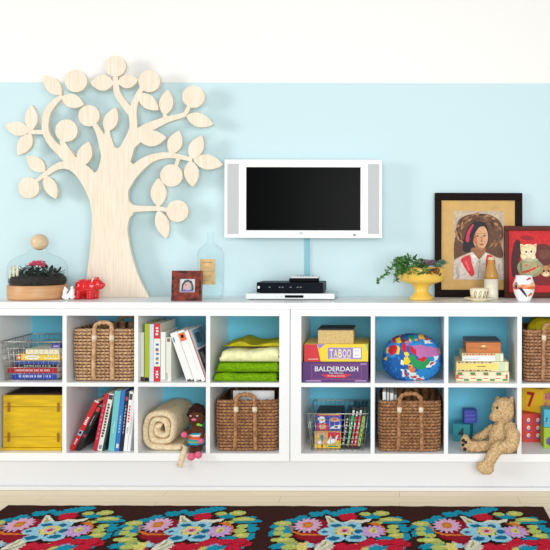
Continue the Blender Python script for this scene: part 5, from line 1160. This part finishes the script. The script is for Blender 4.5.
t, f1, f2, f3 = block((X(544.4,Y)+s4/2, Y+.004+s4/2), s4, 0, zb3, (60,176,206), 'cyan number block on top of the lime block at the right edge', group='number blocks')
m = MB()
for k in range(4): a = s4*(.08+.24*k); m.flat([(a,s4*.3),(a+s4*.06,s4*.3),(a+s4*.16,s4*.55),(a+s4*.02,s4*.55),(a+s4*.02,s4*.5),(a+s4*.09,s4*.5)], f1, 0, 0); m.flat([(a,s4*.2),(a+s4*.1,s4*.2),(a+s4*.1,s4*.27),(a,s4*.27)], f1, 0, 1)
m.build('printed_figure', [M('black ink',(30,32,36),.5), M('red ink',(206,70,50),.5)], CB[0], label='row of dark printed birds')

# ================================================================== TEDDY BEAR
YT_ = .045; u = L(1,YT_)
def tb(px, py, y): return Vector((X(px,y), y, Z(py,y)))
plush = M('curly tan plush', (228, 200, 156), 1.0, c2=(184, 146, 98), vscale=110, bump=1.0, bscale=200, spec=.1)
t = thing('teddy_bear', (X(503,YT_), YT_, ZL+.0006), 'curly tan teddy bear sitting on the lower shelf with one leg hanging over', 'teddy bear')
m = MB()
m.ell(tb(505.5,408.5,.075), (12.6*u, 11.5*u, 12.6*u), 30, 20); m.ell(tb(496,415.8,.058), (5.6*u,5.4*u,5.0*u), 24, 16)
m.tube([tb(505,418,.075), tb(505,428,.075)], 8*u, 20)
m.ell(tb(503.5,436.2,.075), (13.2*u, 12.5*u, 16.4*u), 32, 22)
def limb(pts, r): m.tube(cat_rom(pts, 8), r, 18)
limb([tb(511.5,426,.03), tb(514.5,434,-.02), tb(513,443,-.034), tb(507,446.5,-.034)], lambda q: (7.2-.3*q)*u); m.ell(tb(506,446.2,-.034), (7*u,6*u,6.4*u), 20, 14)
limb([tb(496,426,.11), tb(488,432,.12), tb(480,437,.125), tb(476.5,440,.115)], lambda q: (5-.3*q)*u)
limb([tb(498,446,.07), tb(487,446,.045), tb(477,446,.03), tb(472,445.5,.026)], lambda q: (6.8-.9*q)*u); m.ell(tb(467.4,442.2,.026), (5.2*u, 6.6*u, 8.8*u), 22, 16, 0, Matrix.Rotation(math.radians(-8),3,'Y'))
limb([tb(503,444.5,.03), tb(499.5,446.4,-.02), tb(494,455,-.046), tb(489,464,-.046)], lambda q: (6.6-.9*q)*u); m.ell(tb(486.8,467,-.048), (9.0*u, 6.2*u, 6.2*u), 22, 16, 0, Matrix.Rotation(math.radians(16),3,'Y'))
m.ell(tb(514.2,399.5,.07), (3.8*u,3*u,4.6*u), 18, 12); m.ell(tb(499.2,399.2,.11), (3.6*u,3*u,4.2*u), 18, 12)
m.v = [(p[0], p[1], max(p[2], ZL+.006) if p[1] > -.006 else p[2]) for p in m.v]
m.v = [(min(p[0]-.005, X(517.5)-.007) if p[1] > -.012 else p[0]-.005, p[1], p[2]) for p in m.v]
body = remesh_body(m, 'body', plush, t, .0042)
tx = bpy.data.textures.new('plush curls', 'CLOUDS'); tx.noise_scale = .009; tx.noise_depth = 2
dm = body.modifiers.new('curls', 'DISPLACE'); dm.texture = tx; dm.strength = .013; dm.mid_level = .6; dm.texture_coords = 'LOCAL'
dkb = M('dark brown glass', (34, 22, 16), .15)
MB().ell(tb(497.6,406.8,.0115), (1.25*u,1.1*u,1.35*u), 14, 10).build('eye', dkb, t, label='dark eye'); MB().ell(tb(494.2,406.8,.062), (1.1*u,1.1*u,1.25*u), 14, 10).build('eye', dkb, t, label='dark eye')
MB().ell(tb(491.4,416.4,.044), (1.6*u,1.6*u,1.3*u), 14, 10).build('nose', M('rose brown felt', (176,122,104), .8), t, label='rose brown nose')
for q in ((464.6,439.6,1.7),(464.4,443.8,1.5),(466.2,448.3,1.7),(467.2,441.4,1.5)):
    MB().ell(tb(q[0]-.9,q[1],-.003), (q[2]*u, 1.1*u, q[2]*u*1.1), 14, 10).build('paw_pad', M('dark brown felt', (44, 28, 24), .9), t, label='dark paw pad')
